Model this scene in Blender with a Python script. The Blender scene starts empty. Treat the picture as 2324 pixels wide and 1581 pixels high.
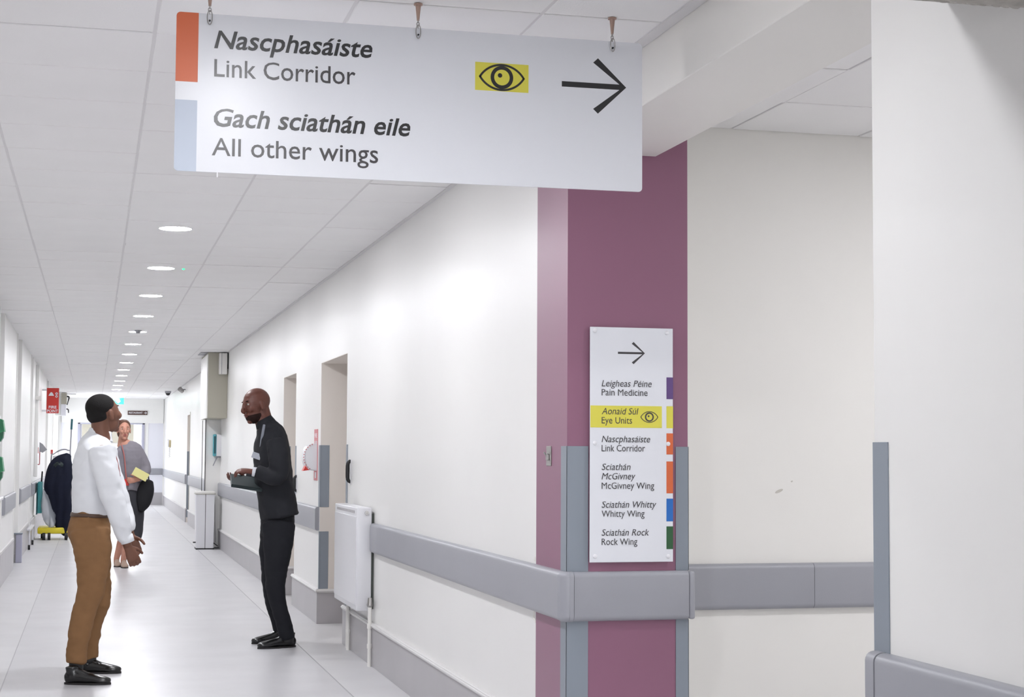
import bpy, bmesh, math, random
from mathutils import Vector, Matrix
random.seed(7)
PI = math.pi
scene = bpy.context.scene
col = scene.collection

# ------------------------------------------------------------------ camera, world, exposure
W, H = 2324, 1581
YAW, PITCH, ROLL, FPX = .24628, .06354, .00533, 3763.4
CAM = Vector((0, 0, 1.4))
_f = Vector((math.sin(YAW) * math.cos(PITCH), math.cos(YAW) * math.cos(PITCH), math.sin(PITCH)))
_r0 = Vector((math.cos(YAW), -math.sin(YAW), 0)); _u0 = _r0.cross(_f)
_c, _s = math.cos(ROLL), math.sin(ROLL)
_r = _c * _r0 + _s * _u0; _u = -_s * _r0 + _c * _u0
cd = bpy.data.cameras.new('camera'); cam = bpy.data.objects.new('camera', cd); col.objects.link(cam)
cd.sensor_width = 36; cd.lens = 36 * FPX / W; cd.clip_start = .05; cd.clip_end = 200
cam.matrix_world = Matrix(((_r.x, _u.x, -_f.x, CAM.x), (_r.y, _u.y, -_f.y, CAM.y), (_r.z, _u.z, -_f.z, CAM.z), (0, 0, 0, 1)))
scene.camera = cam
wd = bpy.data.worlds.new('world'); scene.world = wd; wd.use_nodes = True
wd.node_tree.nodes['Background'].inputs[0].default_value = (.8, .85, .9, 1)
wd.node_tree.nodes['Background'].inputs[1].default_value = .3
scene.view_settings.view_transform = 'Standard'; scene.view_settings.look = 'None'
scene.view_settings.gamma = 1; scene.view_settings.use_curve_mapping = False
scene.view_settings.exposure = 2.03
scene.cycles.adaptive_threshold = .02
LAMP = 61.0          # strength of every round ceiling light


def at(px, py, axis, val):
    """world point where the sight line through a photo pixel meets the plane axis=val"""
    d = _f + _r * ((px - W / 2) / FPX) - _u * ((py - H / 2) / FPX)
    return CAM + d * ((val - CAM[axis]) / d[axis])


# ------------------------------------------------------------------ materials
def srgb(r, g, b):
    f = lambda c: (c / 255 / 12.92) if c / 255 <= .04045 else ((c / 255 + .055) / 1.055) ** 2.4
    return (f(r), f(g), f(b), 1)


def mat(name, rgb, rough=.5, spec=.5, metal=0, noise=0, nscale=8, bump=0, bscale=200, coat=0, emit=None, estr=0, trans=0, alpha=1):
    m = bpy.data.materials.new(name); m.use_nodes = True
    nt = m.node_tree; b = nt.nodes['Principled BSDF']
    c = srgb(*rgb)
    b.inputs['Base Color'].default_value = c
    b.inputs['Roughness'].default_value = rough
    b.inputs['Specular IOR Level'].default_value = spec
    b.inputs['Metallic'].default_value = metal
    b.inputs['Coat Weight'].default_value = coat
    b.inputs['Transmission Weight'].default_value = trans
    b.inputs['Alpha'].default_value = alpha
    if emit:
        b.inputs['Emission Color'].default_value = srgb(*emit); b.inputs['Emission Strength'].default_value = estr
    if noise or bump:
        tc = nt.nodes.new('ShaderNodeTexCoord')
    if noise:
        n = nt.nodes.new('ShaderNodeTexNoise'); n.inputs['Scale'].default_value = nscale; n.inputs['Detail'].default_value = 4
        nt.links.new(tc.outputs['Object'], n.inputs['Vector'])
        mr = nt.nodes.new('ShaderNodeMapRange'); mr.inputs[1].default_value = .3; mr.inputs[2].default_value = .7
        mr.inputs[3].default_value = 1 - noise; mr.inputs[4].default_value = 1 + noise
        nt.links.new(n.outputs['Fac'], mr.inputs[0])
        mx = nt.nodes.new('ShaderNodeVectorMath'); mx.operation = 'SCALE'
        mx.inputs[0].default_value = c[:3]; nt.links.new(mr.outputs[0], mx.inputs['Scale'])
        nt.links.new(mx.outputs[0], b.inputs['Base Color'])
    if bump:
        n2 = nt.nodes.new('ShaderNodeTexNoise'); n2.inputs['Scale'].default_value = bscale; n2.inputs['Detail'].default_value = 3
        nt.links.new(tc.outputs['Object'], n2.inputs['Vector'])
        bp = nt.nodes.new('ShaderNodeBump'); bp.inputs['Strength'].default_value = bump; bp.inputs['Distance'].default_value = .005
        nt.links.new(n2.outputs['Fac'], bp.inputs['Height']); nt.links.new(bp.outputs[0], b.inputs['Normal'])
    return m


M = dict(
    wall=mat('satin_wall_paint', (236, 235, 233), .33, .5, noise=.012, nscale=1.5, bump=.05, bscale=3),
    cream=mat('cream_wall_paint', (237, 235, 231), .5, .4, noise=.012, nscale=1.5, bump=.05, bscale=3),
    tile=mat('ceiling_tile', (244, 243, 243), .9, .2, noise=.012, nscale=2, bump=.15, bscale=160),
    grid=mat('ceiling_grid', (226, 224, 225), .6, .3),
    dark=mat('ceiling_void', (90, 88, 88), .9),
    floor=mat('lino_floor', (203, 202, 205), .33, .5, noise=.05, nscale=2.2, bump=.05, bscale=12),
    border=mat('lino_border', (211, 210, 212), .36, .5, noise=.04, nscale=2.2, bump=.04, bscale=12),
    weld=mat('floor_weld', (176, 174, 178), .4),
    skirt=mat('vinyl_skirting', (176, 173, 176), .35, .5, noise=.03, nscale=3),
    dado=mat('white_cap', (222, 220, 220), .35),
    rail=mat('crash_rail', (156, 157, 164), .38, .5, noise=.015, nscale=4, bump=.04, bscale=400),
    seam=mat('rail_seam', (60, 60, 64), .6),
    guard=mat('corner_guard', (136, 144, 154), .4, .5, bump=.04, bscale=400),
    purple=mat('mauve_paint', (143, 98, 121), .36, .5, noise=.012, nscale=1.5, bump=.05, bscale=4),
    signw=mat('sign_white', (228, 230, 236), .3, .5),
    ink=mat('sign_ink', (44, 44, 46), .3, .5),
    ink2=mat('sign_ink_grey', (66, 64, 67), .3, .5),
    yellow=mat('sign_yellow', (222, 214, 82), .45),
    orange=mat('sign_orange', (216, 106, 62), .4),
    paleblue=mat('sign_pale_blue', (190, 200, 216), .4),
    tabp=mat('tab_purple', (98, 72, 128), .4), tabb=mat('tab_blue', (36, 108, 190), .4), tabg=mat('tab_green', (44, 92, 56), .4),
    screw=mat('screw_cap', (232, 232, 236), .3), steel=mat('steel', (170, 168, 166), .3, .5, 1),
    brass=mat('clip_bronze', (176, 150, 138), .35, .5, .6),
    white=mat('white_enamel', (226, 226, 230), .3, .5), offw=mat('offwhite_plastic', (232, 230, 226), .4),
    beige=mat('beige_board', (178, 174, 160), .6), reveal=mat('reveal_cream', (228, 221, 214), .5),
    black=mat('black_rubber', (28, 28, 30), .5), gap=mat('green_grey_gap', (92, 98, 92), .7),
    red=mat('sign_red', (206, 52, 44), .45), redp=mat('faded_red', (206, 130, 134), .5),
    green=mat('green_case', (40, 140, 92), .4), green2=mat('green_dark', (24, 100, 68), .4),
    teal=mat('teal_plastic', (70, 160, 165), .35), tealc=mat('teal_clear', (96, 176, 190), .2, .5, alpha=.85),
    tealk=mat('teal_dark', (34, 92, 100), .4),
    brown=mat('sign_brown', (86, 62, 58), .5), glow=mat('exit_glow', (10, 120, 95), .4, emit=(90, 240, 205), estr=.15),
    exitw=mat('exit_arrow', (240, 255, 250), .4, emit=(215, 255, 240), estr=.22),
    lamp=mat('lamp_diffuser', (255, 255, 255), .5, emit=(250, 251, 255), estr=LAMP),
    led=mat('green_led', (40, 200, 120), .4, emit=(60, 230, 140), estr=.5),
    rim=mat('lamp_rim', (235, 235, 235), .4),
    window=mat('daylight_pane', (255, 255, 255), .5, emit=(245, 250, 255), estr=.55),  # lobby window daylight, also the glow of two added fill panels
    fillpanel=mat('fill_pane', (255, 255, 255), .5, emit=(248, 250, 255), estr=2.2),  # glow of the added fill panel behind the camera
    frame=mat('lilac_frame', (176, 176, 194), .45), leaf=mat('grey_door', (228, 228, 236), .45), doorw=mat('door_pale', (214, 208, 202), .45),
    plaster=mat('rough_plaster', (186, 182, 176), .9, .2, noise=.15, nscale=30, bump=.5, bscale=60),
    navy=mat('navy_cloth', (24, 28, 44), .8, .2, noise=.1, nscale=6, bump=.3, bscale=14), blackbag=mat('black_cloth', (22, 22, 26), .7, .3, bump=.3, bscale=14),
    clear=mat('clear_bag', (190, 196, 205), .3, .5, alpha=.55, bump=.6, bscale=18), cyellow=mat('bucket_yellow', (232, 214, 50), .4),
    greyp=mat('grey_plastic', (150, 150, 156), .45), phone=mat('phone_beige', (190, 176, 140), .5),
    skin1=mat('skin_dark_brown', (112, 74, 58), .5, .4, noise=.04, nscale=30), skin2=mat('skin_brown', (98, 58, 48), .45, .4, noise=.04, nscale=30),
    skin3=mat('skin_light', (196, 142, 122), .5, .4, noise=.04, nscale=30), lips=mat('lips', (104, 52, 48), .4), lips3=mat('lips_pink', (168, 92, 88), .4),
    hair=mat('short_black_hair', (26, 24, 24), .75, .2, bump=.8, bscale=300), hair3=mat('brown_hair', (92, 60, 44), .6, bump=.6, bscale=120),
    stubble=mat('dark_beard', (44, 30, 28), .8, .1, bump=.5, bscale=300),
    eye=mat('eye_white', (176, 166, 158), .2), iris=mat('iris_dark', (24, 16, 14), .15),
    shirt=mat('white_shirt', (228, 230, 234), .75, .2, bump=.5, bscale=9), chino=mat('tan_chino', (136, 101, 69), .8, .2, noise=.06, nscale=6, bump=.5, bscale=12),
    belt=mat('brown_belt', (84, 62, 48), .5), suit=mat('charcoal_suit', (34, 35, 40), .75, .25, noise=.06, nscale=6, bump=.4, bscale=10),
    trouser=mat('charcoal_trousers', (30, 31, 36), .8, .2, bump=.4, bscale=10),
    shoe=mat('black_leather', (16, 16, 17), .22, .6), sole=mat('shoe_sole', (34, 32, 32), .6), cuff=mat('shirt_cuff', (206, 208, 214), .7),
    lany=mat('lanyard_red', (176, 104, 100), .6), lanyg=mat('lanyard_grey', (128, 132, 142), .6), badge=mat('badge_card', (170, 174, 184), .3),
    folder=mat('dark_green_folder', (24, 40, 42), .5), mauve_top=mat('grey_top', (134, 130, 138), .8, .2, bump=.5, bscale=14),
    pinkt=mat('pink_scarf', (196, 124, 128), .8), skirt3=mat('dark_grey_cloth', (46, 46, 52), .8, bump=.4, bscale=14), fyellow=mat('pale_yellow_card', (226, 220, 150), .5),
    shoe3=mat('beige_shoe', (176, 152, 136), .5), penblue=mat('pale_blue_trim', (150, 168, 200), .6), scuff=mat('wall_scuff', (196, 192, 184), .6),
    chip=mat('bare_plaster', (236, 234, 228), .9),
)


# ------------------------------------------------------------------ mesh helpers
def link(name, bm, m, parent=None, smooth=False, kind=None, loc=None):
    me = bpy.data.meshes.new(name); bm.normal_update(); bm.to_mesh(me); bm.free()
    me.materials.append(m if not isinstance(m, str) else M[m])
    if not smooth:
        me.polygons.foreach_set('use_smooth', [True] * len(me.polygons)); me.set_sharp_from_angle(angle=.55)
    else:
        me.polygons.foreach_set('use_smooth', [True] * len(me.polygons))
    o = bpy.data.objects.new(name, me); col.objects.link(o)
    if loc is not None: o.location = loc
    if parent: o.parent = parent; o.matrix_parent_inverse = parent.matrix_world.inverted() if parent.type != 'EMPTY' else Matrix.Translation(-Vector(parent.location))
    if kind: o['kind'] = kind
    return o


def box(bm, x0, x1, y0, y1, z0, z1, bev=0, seg=1):
    r = bmesh.ops.create_cube(bm, size=1)
    vs = r['verts']
    bmesh.ops.scale(bm, vec=(abs(x1 - x0), abs(y1 - y0), abs(z1 - z0)), verts=vs)
    bmesh.ops.translate(bm, vec=((x0 + x1) / 2, (y0 + y1) / 2, (z0 + z1) / 2), verts=vs)
    if bev:
        es = list({e for v in vs for e in v.link_edges})
        bmesh.ops.bevel(bm, geom=es, offset=bev, segments=seg, affect='EDGES', profile=.5)
    return bm


def B(*a, **k): return box(bmesh.new(), *a, **k)


def boxes(lst, bev=0, seg=1):
    bm = bmesh.new()
    for b in lst: box(bm, *b, bev=bev, seg=seg)
    return bm


def cyl(bm, p0, p1, r0, r1=None, n=16):
    p0, p1 = Vector(p0), Vector(p1); r1 = r0 if r1 is None else r1
    d = p1 - p0; r = bmesh.ops.create_cone(bm, cap_ends=True, segments=n, radius1=r0, radius2=r1, depth=d.length)
    q = Vector((0, 0, 1)).rotation_difference(d.normalized()).to_matrix().to_4x4()
    bmesh.ops.transform(bm, matrix=Matrix.Translation((p0 + p1) / 2) @ q, verts=r['verts'])
    return bm


def ball(bm, c, r, sc=(1, 1, 1), rotm=None, n=16):
    q = bmesh.ops.create_uvsphere(bm, u_segments=n, v_segments=n // 2 + 2, radius=r)
    mt = Matrix.Translation(Vector(c)) @ (rotm.to_4x4() if rotm else Matrix()) @ Matrix.Diagonal((*sc, 1))
    bmesh.ops.transform(bm, matrix=mt, verts=q['verts'])
    return bm


def prism(pts, axis, a, b, bm=None):
    """closed outline given in the two other axes, extruded from a to b along axis"""
    bm = bm or bmesh.new()
    def P(u, v, w):
        l = [0, 0, 0]; o = [i for i in range(3) if i != axis]
        l[o[0]] = u; l[o[1]] = v; l[axis] = w; return bm.verts.new(l)
    A = [P(u, v, a) for u, v in pts]; Bv = [P(u, v, b) for u, v in pts]
    n = len(pts)
    bm.faces.new(A); bm.faces.new(Bv[::-1])
    for i in range(n): bm.faces.new((A[i], Bv[i], Bv[(i + 1) % n], A[(i + 1) % n]))
    bmesh.ops.recalc_face_normals(bm, faces=bm.faces[:])
    return bm


def ring(bm, c, r_out, r_in, axis, a, b, n=32):
    """annulus around axis from a to b"""
    vs = []
    for k in range(n):
        t = 2 * PI * k / n
        row = []
        for (r, w) in ((r_out, a), (r_out, b), (r_in, b), (r_in, a)):
            l = [0, 0, 0]; o = [i for i in range(3) if i != axis]
            l[o[0]] = c[0] + r * math.cos(t); l[o[1]] = c[1] + r * math.sin(t); l[axis] = w
            row.append(bm.verts.new(l))
        vs.append(row)
    for k in range(n):
        p, q = vs[k], vs[(k + 1) % n]
        for j in range(4): bm.faces.new((p[j], q[j], q[(j + 1) % 4], p[(j + 1) % 4]))
    bmesh.ops.recalc_face_normals(bm, faces=bm.faces[:])
    return bm


def catmull(P, k):
    out = []
    n = len(P)
    for i in range(n - 1):
        p0 = P[max(i - 1, 0)]; p1 = P[i]; p2 = P[i + 1]; p3 = P[min(i + 2, n - 1)]
        for j in range(k):
            t = j / k
            out.append(tuple(.5 * ((2 * b) + (-a + c) * t + (2 * a - 5 * b + 4 * c - d) * t * t + (-a + 3 * b - 3 * c + d) * t ** 3) for a, b, c, d in zip(p0, p1, p2, p3)))
    out.append(tuple(P[-1])); return out


def tube(bm, pts, side=(0, 1, 0), n=16, k=4, cap=.5):
    """pts: (x,y,z,r_side[,r_other]); smooth tapered limb with rounded ends"""
    P = [tuple(p) if len(p) == 5 else (*p, p[3]) for p in pts]
    if k > 1: P = catmull(P, k)
    C = [Vector(p[:3]) for p in P]
    rows = []
    side = Vector(side)
    N = len(P)
    def frame(i):
        t = (C[min(i + 1, N - 1)] - C[max(i - 1, 0)]).normalized()
        u = (side - t * side.dot(t))
        if u.length < 1e-4: u = t.orthogonal()
        u.normalize(); return t, u, t.cross(u)
    def addring(c, u, v, a, b): rows.append([bm.verts.new(c + u * (a * math.cos(2 * PI * q / n)) + v * (b * math.sin(2 * PI * q / n))) for q in range(n)])
    t, u, v = frame(0)
    for s, d in ((.35, 1), (.75, .66), (.93, .36)):
        if cap: addring(C[0] - t * (cap * min(P[0][3], P[0][4]) * d), u, v, P[0][3] * s, P[0][4] * s)
    for i in range(N):
        t, u, v = frame(i); addring(C[i], u, v, P[i][3], P[i][4])
    for s, d in ((.93, .36), (.75, .66), (.35, 1)):
        if cap: addring(C[-1] + t * (cap * min(P[-1][3], P[-1][4]) * d), u, v, P[-1][3] * s, P[-1][4] * s)
    for a, b in zip(rows, rows[1:]):
        for q in range(n): bm.faces.new((a[q], a[(q + 1) % n], b[(q + 1) % n], b[q]))
    bm.faces.new(rows[0][::-1]); bm.faces.new(rows[-1])
    return bm


def remesh(bm, voxel, smooth=4, factor=.5, flat_z=None):
    """fuse overlapping closed shapes into one continuous surface"""
    bmesh.ops.recalc_face_normals(bm, faces=bm.faces[:])
    me = bpy.data.meshes.new('tmp'); bm.to_mesh(me); bm.free()
    o = bpy.data.objects.new('tmp', me); col.objects.link(o)
    r = o.modifiers.new('r', 'REMESH'); r.mode = 'VOXEL'; r.voxel_size = voxel
    if smooth:
        s = o.modifiers.new('s', 'SMOOTH'); s.iterations = smooth; s.factor = factor
    dg = bpy.context.evaluated_depsgraph_get(); dg.update()
    m2 = bpy.data.meshes.new_from_object(o.evaluated_get(dg))
    out = bmesh.new(); out.from_mesh(m2)
    bpy.data.objects.remove(o); bpy.data.meshes.remove(me); bpy.data.meshes.remove(m2)
    if flat_z is not None:
        for v in out.verts:
            if v.co.z < flat_z: v.co.z = flat_z
    return out


def tag(o, label=None, cat=None, group=None, kind=None):
    if label: o['label'] = label
    if cat: o['category'] = cat
    if group: o['group'] = group
    if kind: o['kind'] = kind
    return o


def thing(name, label, cat, loc=(0, 0, 0), group=None):
    o = bpy.data.objects.new(name, None); col.objects.link(o); o.location = loc; o.empty_display_size = .1
    bpy.context.view_layer.update()
    return tag(o, label, cat, group)


def struct(name, bm, m, label=None, **k):
    o = link(name, bm, m, **k); o['kind'] = 'structure'
    if label: o['label'] = label
    return o


def text(body, x0, x1, base, cap, y, m, parent, shear=0, bold=0, extrude=.0004, name='lettering', normal='-y', xpos=None, lift=1.10):
    """flat lettering on a plane facing -y, fitted between x0 and x1 with its capitals cap tall"""
    c = bpy.data.curves.new('t', 'FONT'); c.body = body; c.size = 1; c.shear = shear; c.offset = bold; c.resolution_u = 3
    c2 = bpy.data.curves.new('t2', 'FONT'); c2.body = 'N'; c2.size = 1; c3 = bpy.data.curves.new('t3', 'FONT'); c3.body = 'x'; c3.size = 1; o3 = bpy.data.objects.new('t', c3); col.objects.link(o3)
    o = bpy.data.objects.new('t', c); o2 = bpy.data.objects.new('t2', c2); col.objects.link(o); col.objects.link(o2)
    dg = bpy.context.evaluated_depsgraph_get(); dg.update()
    me = bpy.data.meshes.new_from_object(o.evaluated_get(dg)); me2 = bpy.data.meshes.new_from_object(o2.evaluated_get(dg))
    xh = max(v.co.y for v in bpy.data.meshes.new_from_object(o3.evaluated_get(dg)).vertices); ch = max(v.co.y for v in me2.vertices); xs = [v.co.x for v in me.vertices]; a, b = min(xs), max(xs)
    sx = (x1 - x0) / (b - a); sy = cap / ch
    bm = bmesh.new(); bm.from_mesh(me)
    bmesh.ops.remove_doubles(bm, verts=bm.verts[:], dist=1e-5)
    r = bmesh.ops.extrude_face_region(bm, geom=bm.faces[:])
    bmesh.ops.translate(bm, vec=(0, 0, 1), verts=[g for g in r['geom'] if isinstance(g, bmesh.types.BMVert)])
    for v in bm.verts:
        yy = v.co.y
        if lift:   # taller small letters, capitals unchanged
            yy = yy * lift if 0 < yy <= xh else (xh * lift + (yy - xh) * (ch - xh * lift) / (ch - xh) if yy > xh else yy)
        u, w, e = (v.co.x - a) * sx, yy * sy, v.co.z * extrude
        v.co = Vector((x0 + u, y - e, base + w)) if normal == '-y' else Vector((xpos - e, y - (x0 + u), base + w))
    bmesh.ops.recalc_face_normals(bm, faces=bm.faces[:])
    for q in (o, o2, o3): bpy.data.objects.remove(q)
    return link(name, bm, m, parent)


# ------------------------------------------------------------------ main dimensions
XW, XL, ZC, YE = 1.819, -.918, 2.814, 45.2      # right wall, left wall, ceiling, end wall
YC, YC2 = 6.331, 6.80                           # column front and its back
YN = 3.66                                       # far end of the near wall at the right
TY0, TS, TX0 = 5.663, .583, .172                # ceiling grid
ZT, ZB = .938, .744                             # crash rail
GT = 1.433                                      # top of corner guards

# ------------------------------------------------------------------ structure
fl = struct('floor', B(-1.6, 6.5, -8, 49, -.12, 0), 'floor')
link('border_strip', boxes([(-1.0, -.503, -8, YE, 0, .0015)]), 'border', fl)
link('border_strip', boxes([(1.48, 2.3, 6.3, YE, 0, .0015)]), 'border', fl)
link('weld_line', boxes([(-.506, -.500, -8, YE, 0, .0022), (1.477, 1.483, 6.3, YE, 0, .0022)]), 'weld', fl)

ce = struct('ceiling', boxes([(-1.3, 6.4, -8, 49, ZC + .03, ZC + .15)]), 'dark')
GX = [-1.0, TX0 - .6, TX0, TX0 + .6, TX0 + 1.2, 1.80]
rows = list(range(-1, 68))
tile_cache = {}
rest = bmesh.new()
cnt = 0
for r in range(-22, 69):
    y0 = TY0 + r * TS; y1 = y0 + TS
    if y0 > YE: break
    for i in range(5):
        x0, x1 = GX[i], GX[i + 1]
        dz = random.uniform(-.0015, .002); g = .005
        if -2 <= r < 57:
            w = x1 - x0
            key = round(w, 4)
            if key not in tile_cache:
                bm = B(-w / 2 + g, w / 2 - g, -TS / 2 + g, TS / 2 - g, 0, .018, bev=.0025)
                o = link('ceiling_tile', bm, 'tile', ce); tile_cache[key] = o
            else:
                o = tile_cache[key].copy(); col.objects.link(o); o.parent = ce
            o.location = ((x0 + x1) / 2, (y0 + y1) / 2, ZC + dz)
            o.rotation_euler = (random.uniform(-.002, .002), random.uniform(-.0015, .0015), 0)
            cnt += 1
        else:
            box(rest, x0 + g, x1 - g, y0 + g, y1 - g, ZC + dz, ZC + .018)
link('ceiling_tile', rest, 'tile', ce, kind='stuff')
for i in (1, 2, 3, 4):
    link('grid_bar', B(GX[i] - (.013 if i == 2 else .008), GX[i] + (.013 if i == 2 else .008), -7, YE, ZC + .002, ZC + .02), 'grid', ce)
link('grid_bar', boxes([(GX[0], 1.819, TY0 + r * TS - .009, TY0 + r * TS + .009, ZC + .009, ZC + .022) for r in range(-22, 69)]), 'weld', ce, kind='stuff')
link('edge_trim', boxes([(1.795, XW, 6.3, YE, ZC - .004, ZC + .012), (1.775, XW, -7, YC2, ZC - .006, ZC + .012)]), 'grid', ce)
# link corridor ceiling
LX = [2.19, 2.66, 3.26, 3.86, 4.46, 5.06, 5.66, 6.2]; LY = [3.3, 3.79, 4.372, 4.955, 5.537, 6.12, 6.69]
for a in range(len(LX) - 1):
    for b in range(len(LY) - 1):
        g = .004; link('ceiling_tile', B(LX[a] + g, LX[a + 1] - g, LY[b] + g, LY[b + 1] - g, ZC + random.uniform(-.002, .002), ZC + .018, bev=.002), 'tile', ce)
link('grid_bar', boxes([(x - .012, x + .012, 3.3, 6.69, ZC + .007, ZC + .02) for x in LX[1:]] + [(2.19, 6.2, y - .012, y + .012, ZC + .009, ZC + .02) for y in LY[1:-1]]), 'grid', ce)

# right wall of the long corridor with its two deep door recesses
J = [(12.26, 13.72), (15.48, 16.52), (33.1, 34.0)]; JD = [.42, .42, .12]; JZ = 2.146
segs = []; y = YC2
for (a, b), d in zip(J, JD):
    segs += [(XW, XW + .5, y, a, 0, ZC + .05), (XW, XW + .5, a, b, JZ, ZC + .05)]; y = b
segs += [(XW, XW + .5, y, YE + .2, 0, ZC + .05)]
wr = struct('wall_right', boxes(segs), 'wall')
for k, ((a, b), d) in enumerate(zip(J, JD)):
    link('recess_lining', boxes([(XW + .001, XW + d, b - .004, b, 0, JZ), (XW + .001, XW + d, a, a + .004, 0, JZ), (XW + .001, XW + d, a, b, JZ - .004, JZ)]), 'reveal', wr)
    dr = struct('door_%d' % (k + 1), B(XW + d, XW + d + .045, a + .004, b - .004, .004, JZ - .004), 'doorw')
    bm = bmesh.new(); cyl(bm, (XW + d - .001, a + .12, 1.02), (XW + d - .05, a + .12, 1.02), .009); cyl(bm, (XW + d - .05, a + .12, 1.02), (XW + d - .05, a + .24, 1.02), .009)
    link('door_handle', bm, 'steel', dr)

# mauve pier at the junction
co = struct('column', B(XW, 2.325, YC, YC2, 0, ZC + .05), 'purple', label='mauve painted square pier at the corner of the side corridor')
link('paint_edge', B(2.3, 2.3255, YC + .004, YC2, 0, ZC), 'cream', co)
# cream wall of the side corridor
wl = struct('wall_back', B(2.30, 6.4, 6.69, 6.95, 0, ZC + .05), 'cream')
bm = bmesh.new()
for (px, py, rx, rz) in ((1768, 1114, .02, .006), (1797, 1092, .005, .003)):
    p = at(px, py, 1, 6.6895); ball(bm, p, 1, (rx, .0008, rz), Matrix.Rotation(-.4, 3, 'Y'), 12)
link('scuff', bm, 'scuff', wl)
struct('wall_side_end', B(6.2, 6.4, 3.2, 6.95, 0, ZC + .05), 'cream')
struct('wall_front', B(2.12, 6.4, 3.2, YN, 0, ZC + .05), 'cream')
# near wall on the right
wn = struct('wall_near_right', B(XW, XW + .3, -8, YN, 0, ZC + .05, bev=.004), 'wall')
# beam that carries on over the opening
struct('beam', B(XW + .001, 2.19, YN + .001, YC - .001, 2.608, ZC + .05, bev=.003), 'cream')
# lintel across the corridor just above the camera, with a broken lower edge
bm = prism([(3.29, ZC + .05), (3.29, 2.412), (3.12, 2.355), (2.95, 2.306), (2.5, 2.306), (2.5, ZC + .05)], 0, XL, XW)
li = struct('lintel', bm, 'plaster')
bm = bmesh.new()
for k in range(70):
    x = random.uniform(1.3, 1.8); t = random.random()
    yy = 2.95 + .03 * random.random(); ball(bm, (x, yy, 2.3065 + (yy - 2.95) * .3), random.uniform(.002, .006), (2.2, 1, .8), n=6)
link('broken_edge', bm, 'plaster', li, kind='stuff')
# left wall with shallow bays between projecting piers
lb = [(-8, 17.05), (17.75, 20.75), (21.95, 25.35), (26.0, 33.6), (34.6, 39.0), (39.5, 40.2), (45.0, YE)]
wleft = struct('wall_left', boxes([(XL - .5, XL - .075, -8, YE + .2, 0, ZC + .05)] + [(XL - .08, XL, a, b, 0, ZC + .05) for a, b in lb], ), 'wall')
for a, b in lb[1:5]:
    link('jamb_trim', boxes([(XL - .075, XL + .012, a - .03, a + .03, .1, ZC), (XL - .075, XL + .012, b - .03, b + .03, .1, ZC)], bev=.004), 'wall', wleft)
struct('wall_behind', B(-1.4, 2.2, -8.1, -7.9, 0, ZC + .05), 'wall')
struct('fill_panel_behind', B(XL + .1, XW - .1, -7.9, -7.85, .3, 2.6), 'fillpanel')  # added glowing panel out of view, fill light from behind the camera

# end wall, doorway and the bright lobby behind
DL, DR, DH = -.42, 1.30, 2.165
we = struct('wall_end', boxes([(XL - .4, XL + .07, YE, YE + .15, 0, ZC + .05), (1.79, XW + .5, YE, YE + .15, 0, ZC + .05), (XL + .06, 1.8, YE, YE + .15, DH, ZC + .05),
                               (DL - .12, DL, YE + .02, YE + .15, 0, DH), (DR, DR + .10, YE + .02, YE + .15, 0, DH)]), 'wall')
link('side_panel', boxes([(XL + .07, DL - .12, YE + .03, YE + .1, 0, DH), (DR + .10, 1.79, YE + .03, YE + .1, 0, DH)]), 'leaf', we)
df = struct('door_4', boxes([(DL, DL + .06, YE - .01, YE + .12, 0, DH), (DR - .06, DR, YE - .01, YE + .12, 0, DH), (DL, DR, YE - .01, YE + .12, DH - .035, DH)], bev=.004), 'frame')
link('door_leaf', boxes([(DL + .06, DL + .10, YE + .12, YE + .9, .01, DH - .04), (DR - .075, DR - .06, YE + .12, YE + .3, .01, DH - .04)]), 'leaf', df)
lobby = struct('wall_lobby', boxes([(-1.5, 2.6, 48.6, 48.8, 0, ZC + .05), (-1.6, -1.5, YE, 48.8, 0, ZC + .05), (2.5, 2.6, YE, 48.8, 0, ZC + .05)]), 'wall')
link('roller_blind', B(-.8, 1.09, 48.55, 48.6, 1.66, 2.5), 'beige', lobby)
struct('window_1', B(1.10, 1.62, 48.54, 48.6, .3, 2.5), 'window')
struct('fill_panel_left', boxes([(XL - .07, XL - .05, 41.0, 45.0, .7, 2.3)]), 'window')  # added glow in the left bay to brighten the end wall
struct('fill_panel_lobby', B(-1.48, -1.46, 45.6, 48.2, .3, 2.5), 'window')  # added unseen panel that brightens the lobby
struct('window_2', B(-.8, 1.09, 48.54, 48.6, 2.25, 2.45), 'window')

# skirtings with a rounded white cap
def skirt(name, lst, z=.285):
    """lst: (x0,x1,y0,y1) plan strips"""
    o = struct(name, boxes([(a, b, c, d, 0, z - .03) for a, b, c, d in lst], bev=.003), 'skirt')
    link('cap_strip', boxes([(a - .006, b + .002, c - .006, d + .004, z - .03, z) for a, b, c, d in lst] + [(a - .012, b + .002, c - .012, d + .004, z - .022, z - .008) for a, b, c, d in lst], bev=.003), 'dado', o)
    return o
skirt('baseboard_right', [(XW - .018, XW + .01, 6.8, 12.255), (XW - .018, XW + .01, 13.72, 15.475), (XW - .018, XW + .01, 16.52, 33.1), (XW - .018, XW + .01, 34.0, YE),
                          (XW - .018, XW + .42, 13.702, 13.725), (XW - .018, XW + .42, 16.502, 16.525)])
struct('baseboard_column', boxes([(XW - .012, XW + .01, YC - .012, YC2, 0, .1), (XW - .012, 2.33, YC - .012, YC + .01, 0, .1)], bev=.004), 'skirt')
skirt('baseboard_left', [(XL - .01, XL + .016, a, b) for a, b in lb] + [(XL - .1, XL - .06, 17.05, 17.75), (XL - .1, XL - .06, 20.75, 21.95), (XL - .1, XL - .06, 25.35, 26.0)], z=.37)
struct('baseboard_end', boxes([(XL + .05, DL - .12, YE + .005, YE + .03, 0, .33), (DR + .1, 1.8, YE + .005, YE + .03, 0, .33)]), 'skirt')
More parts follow.
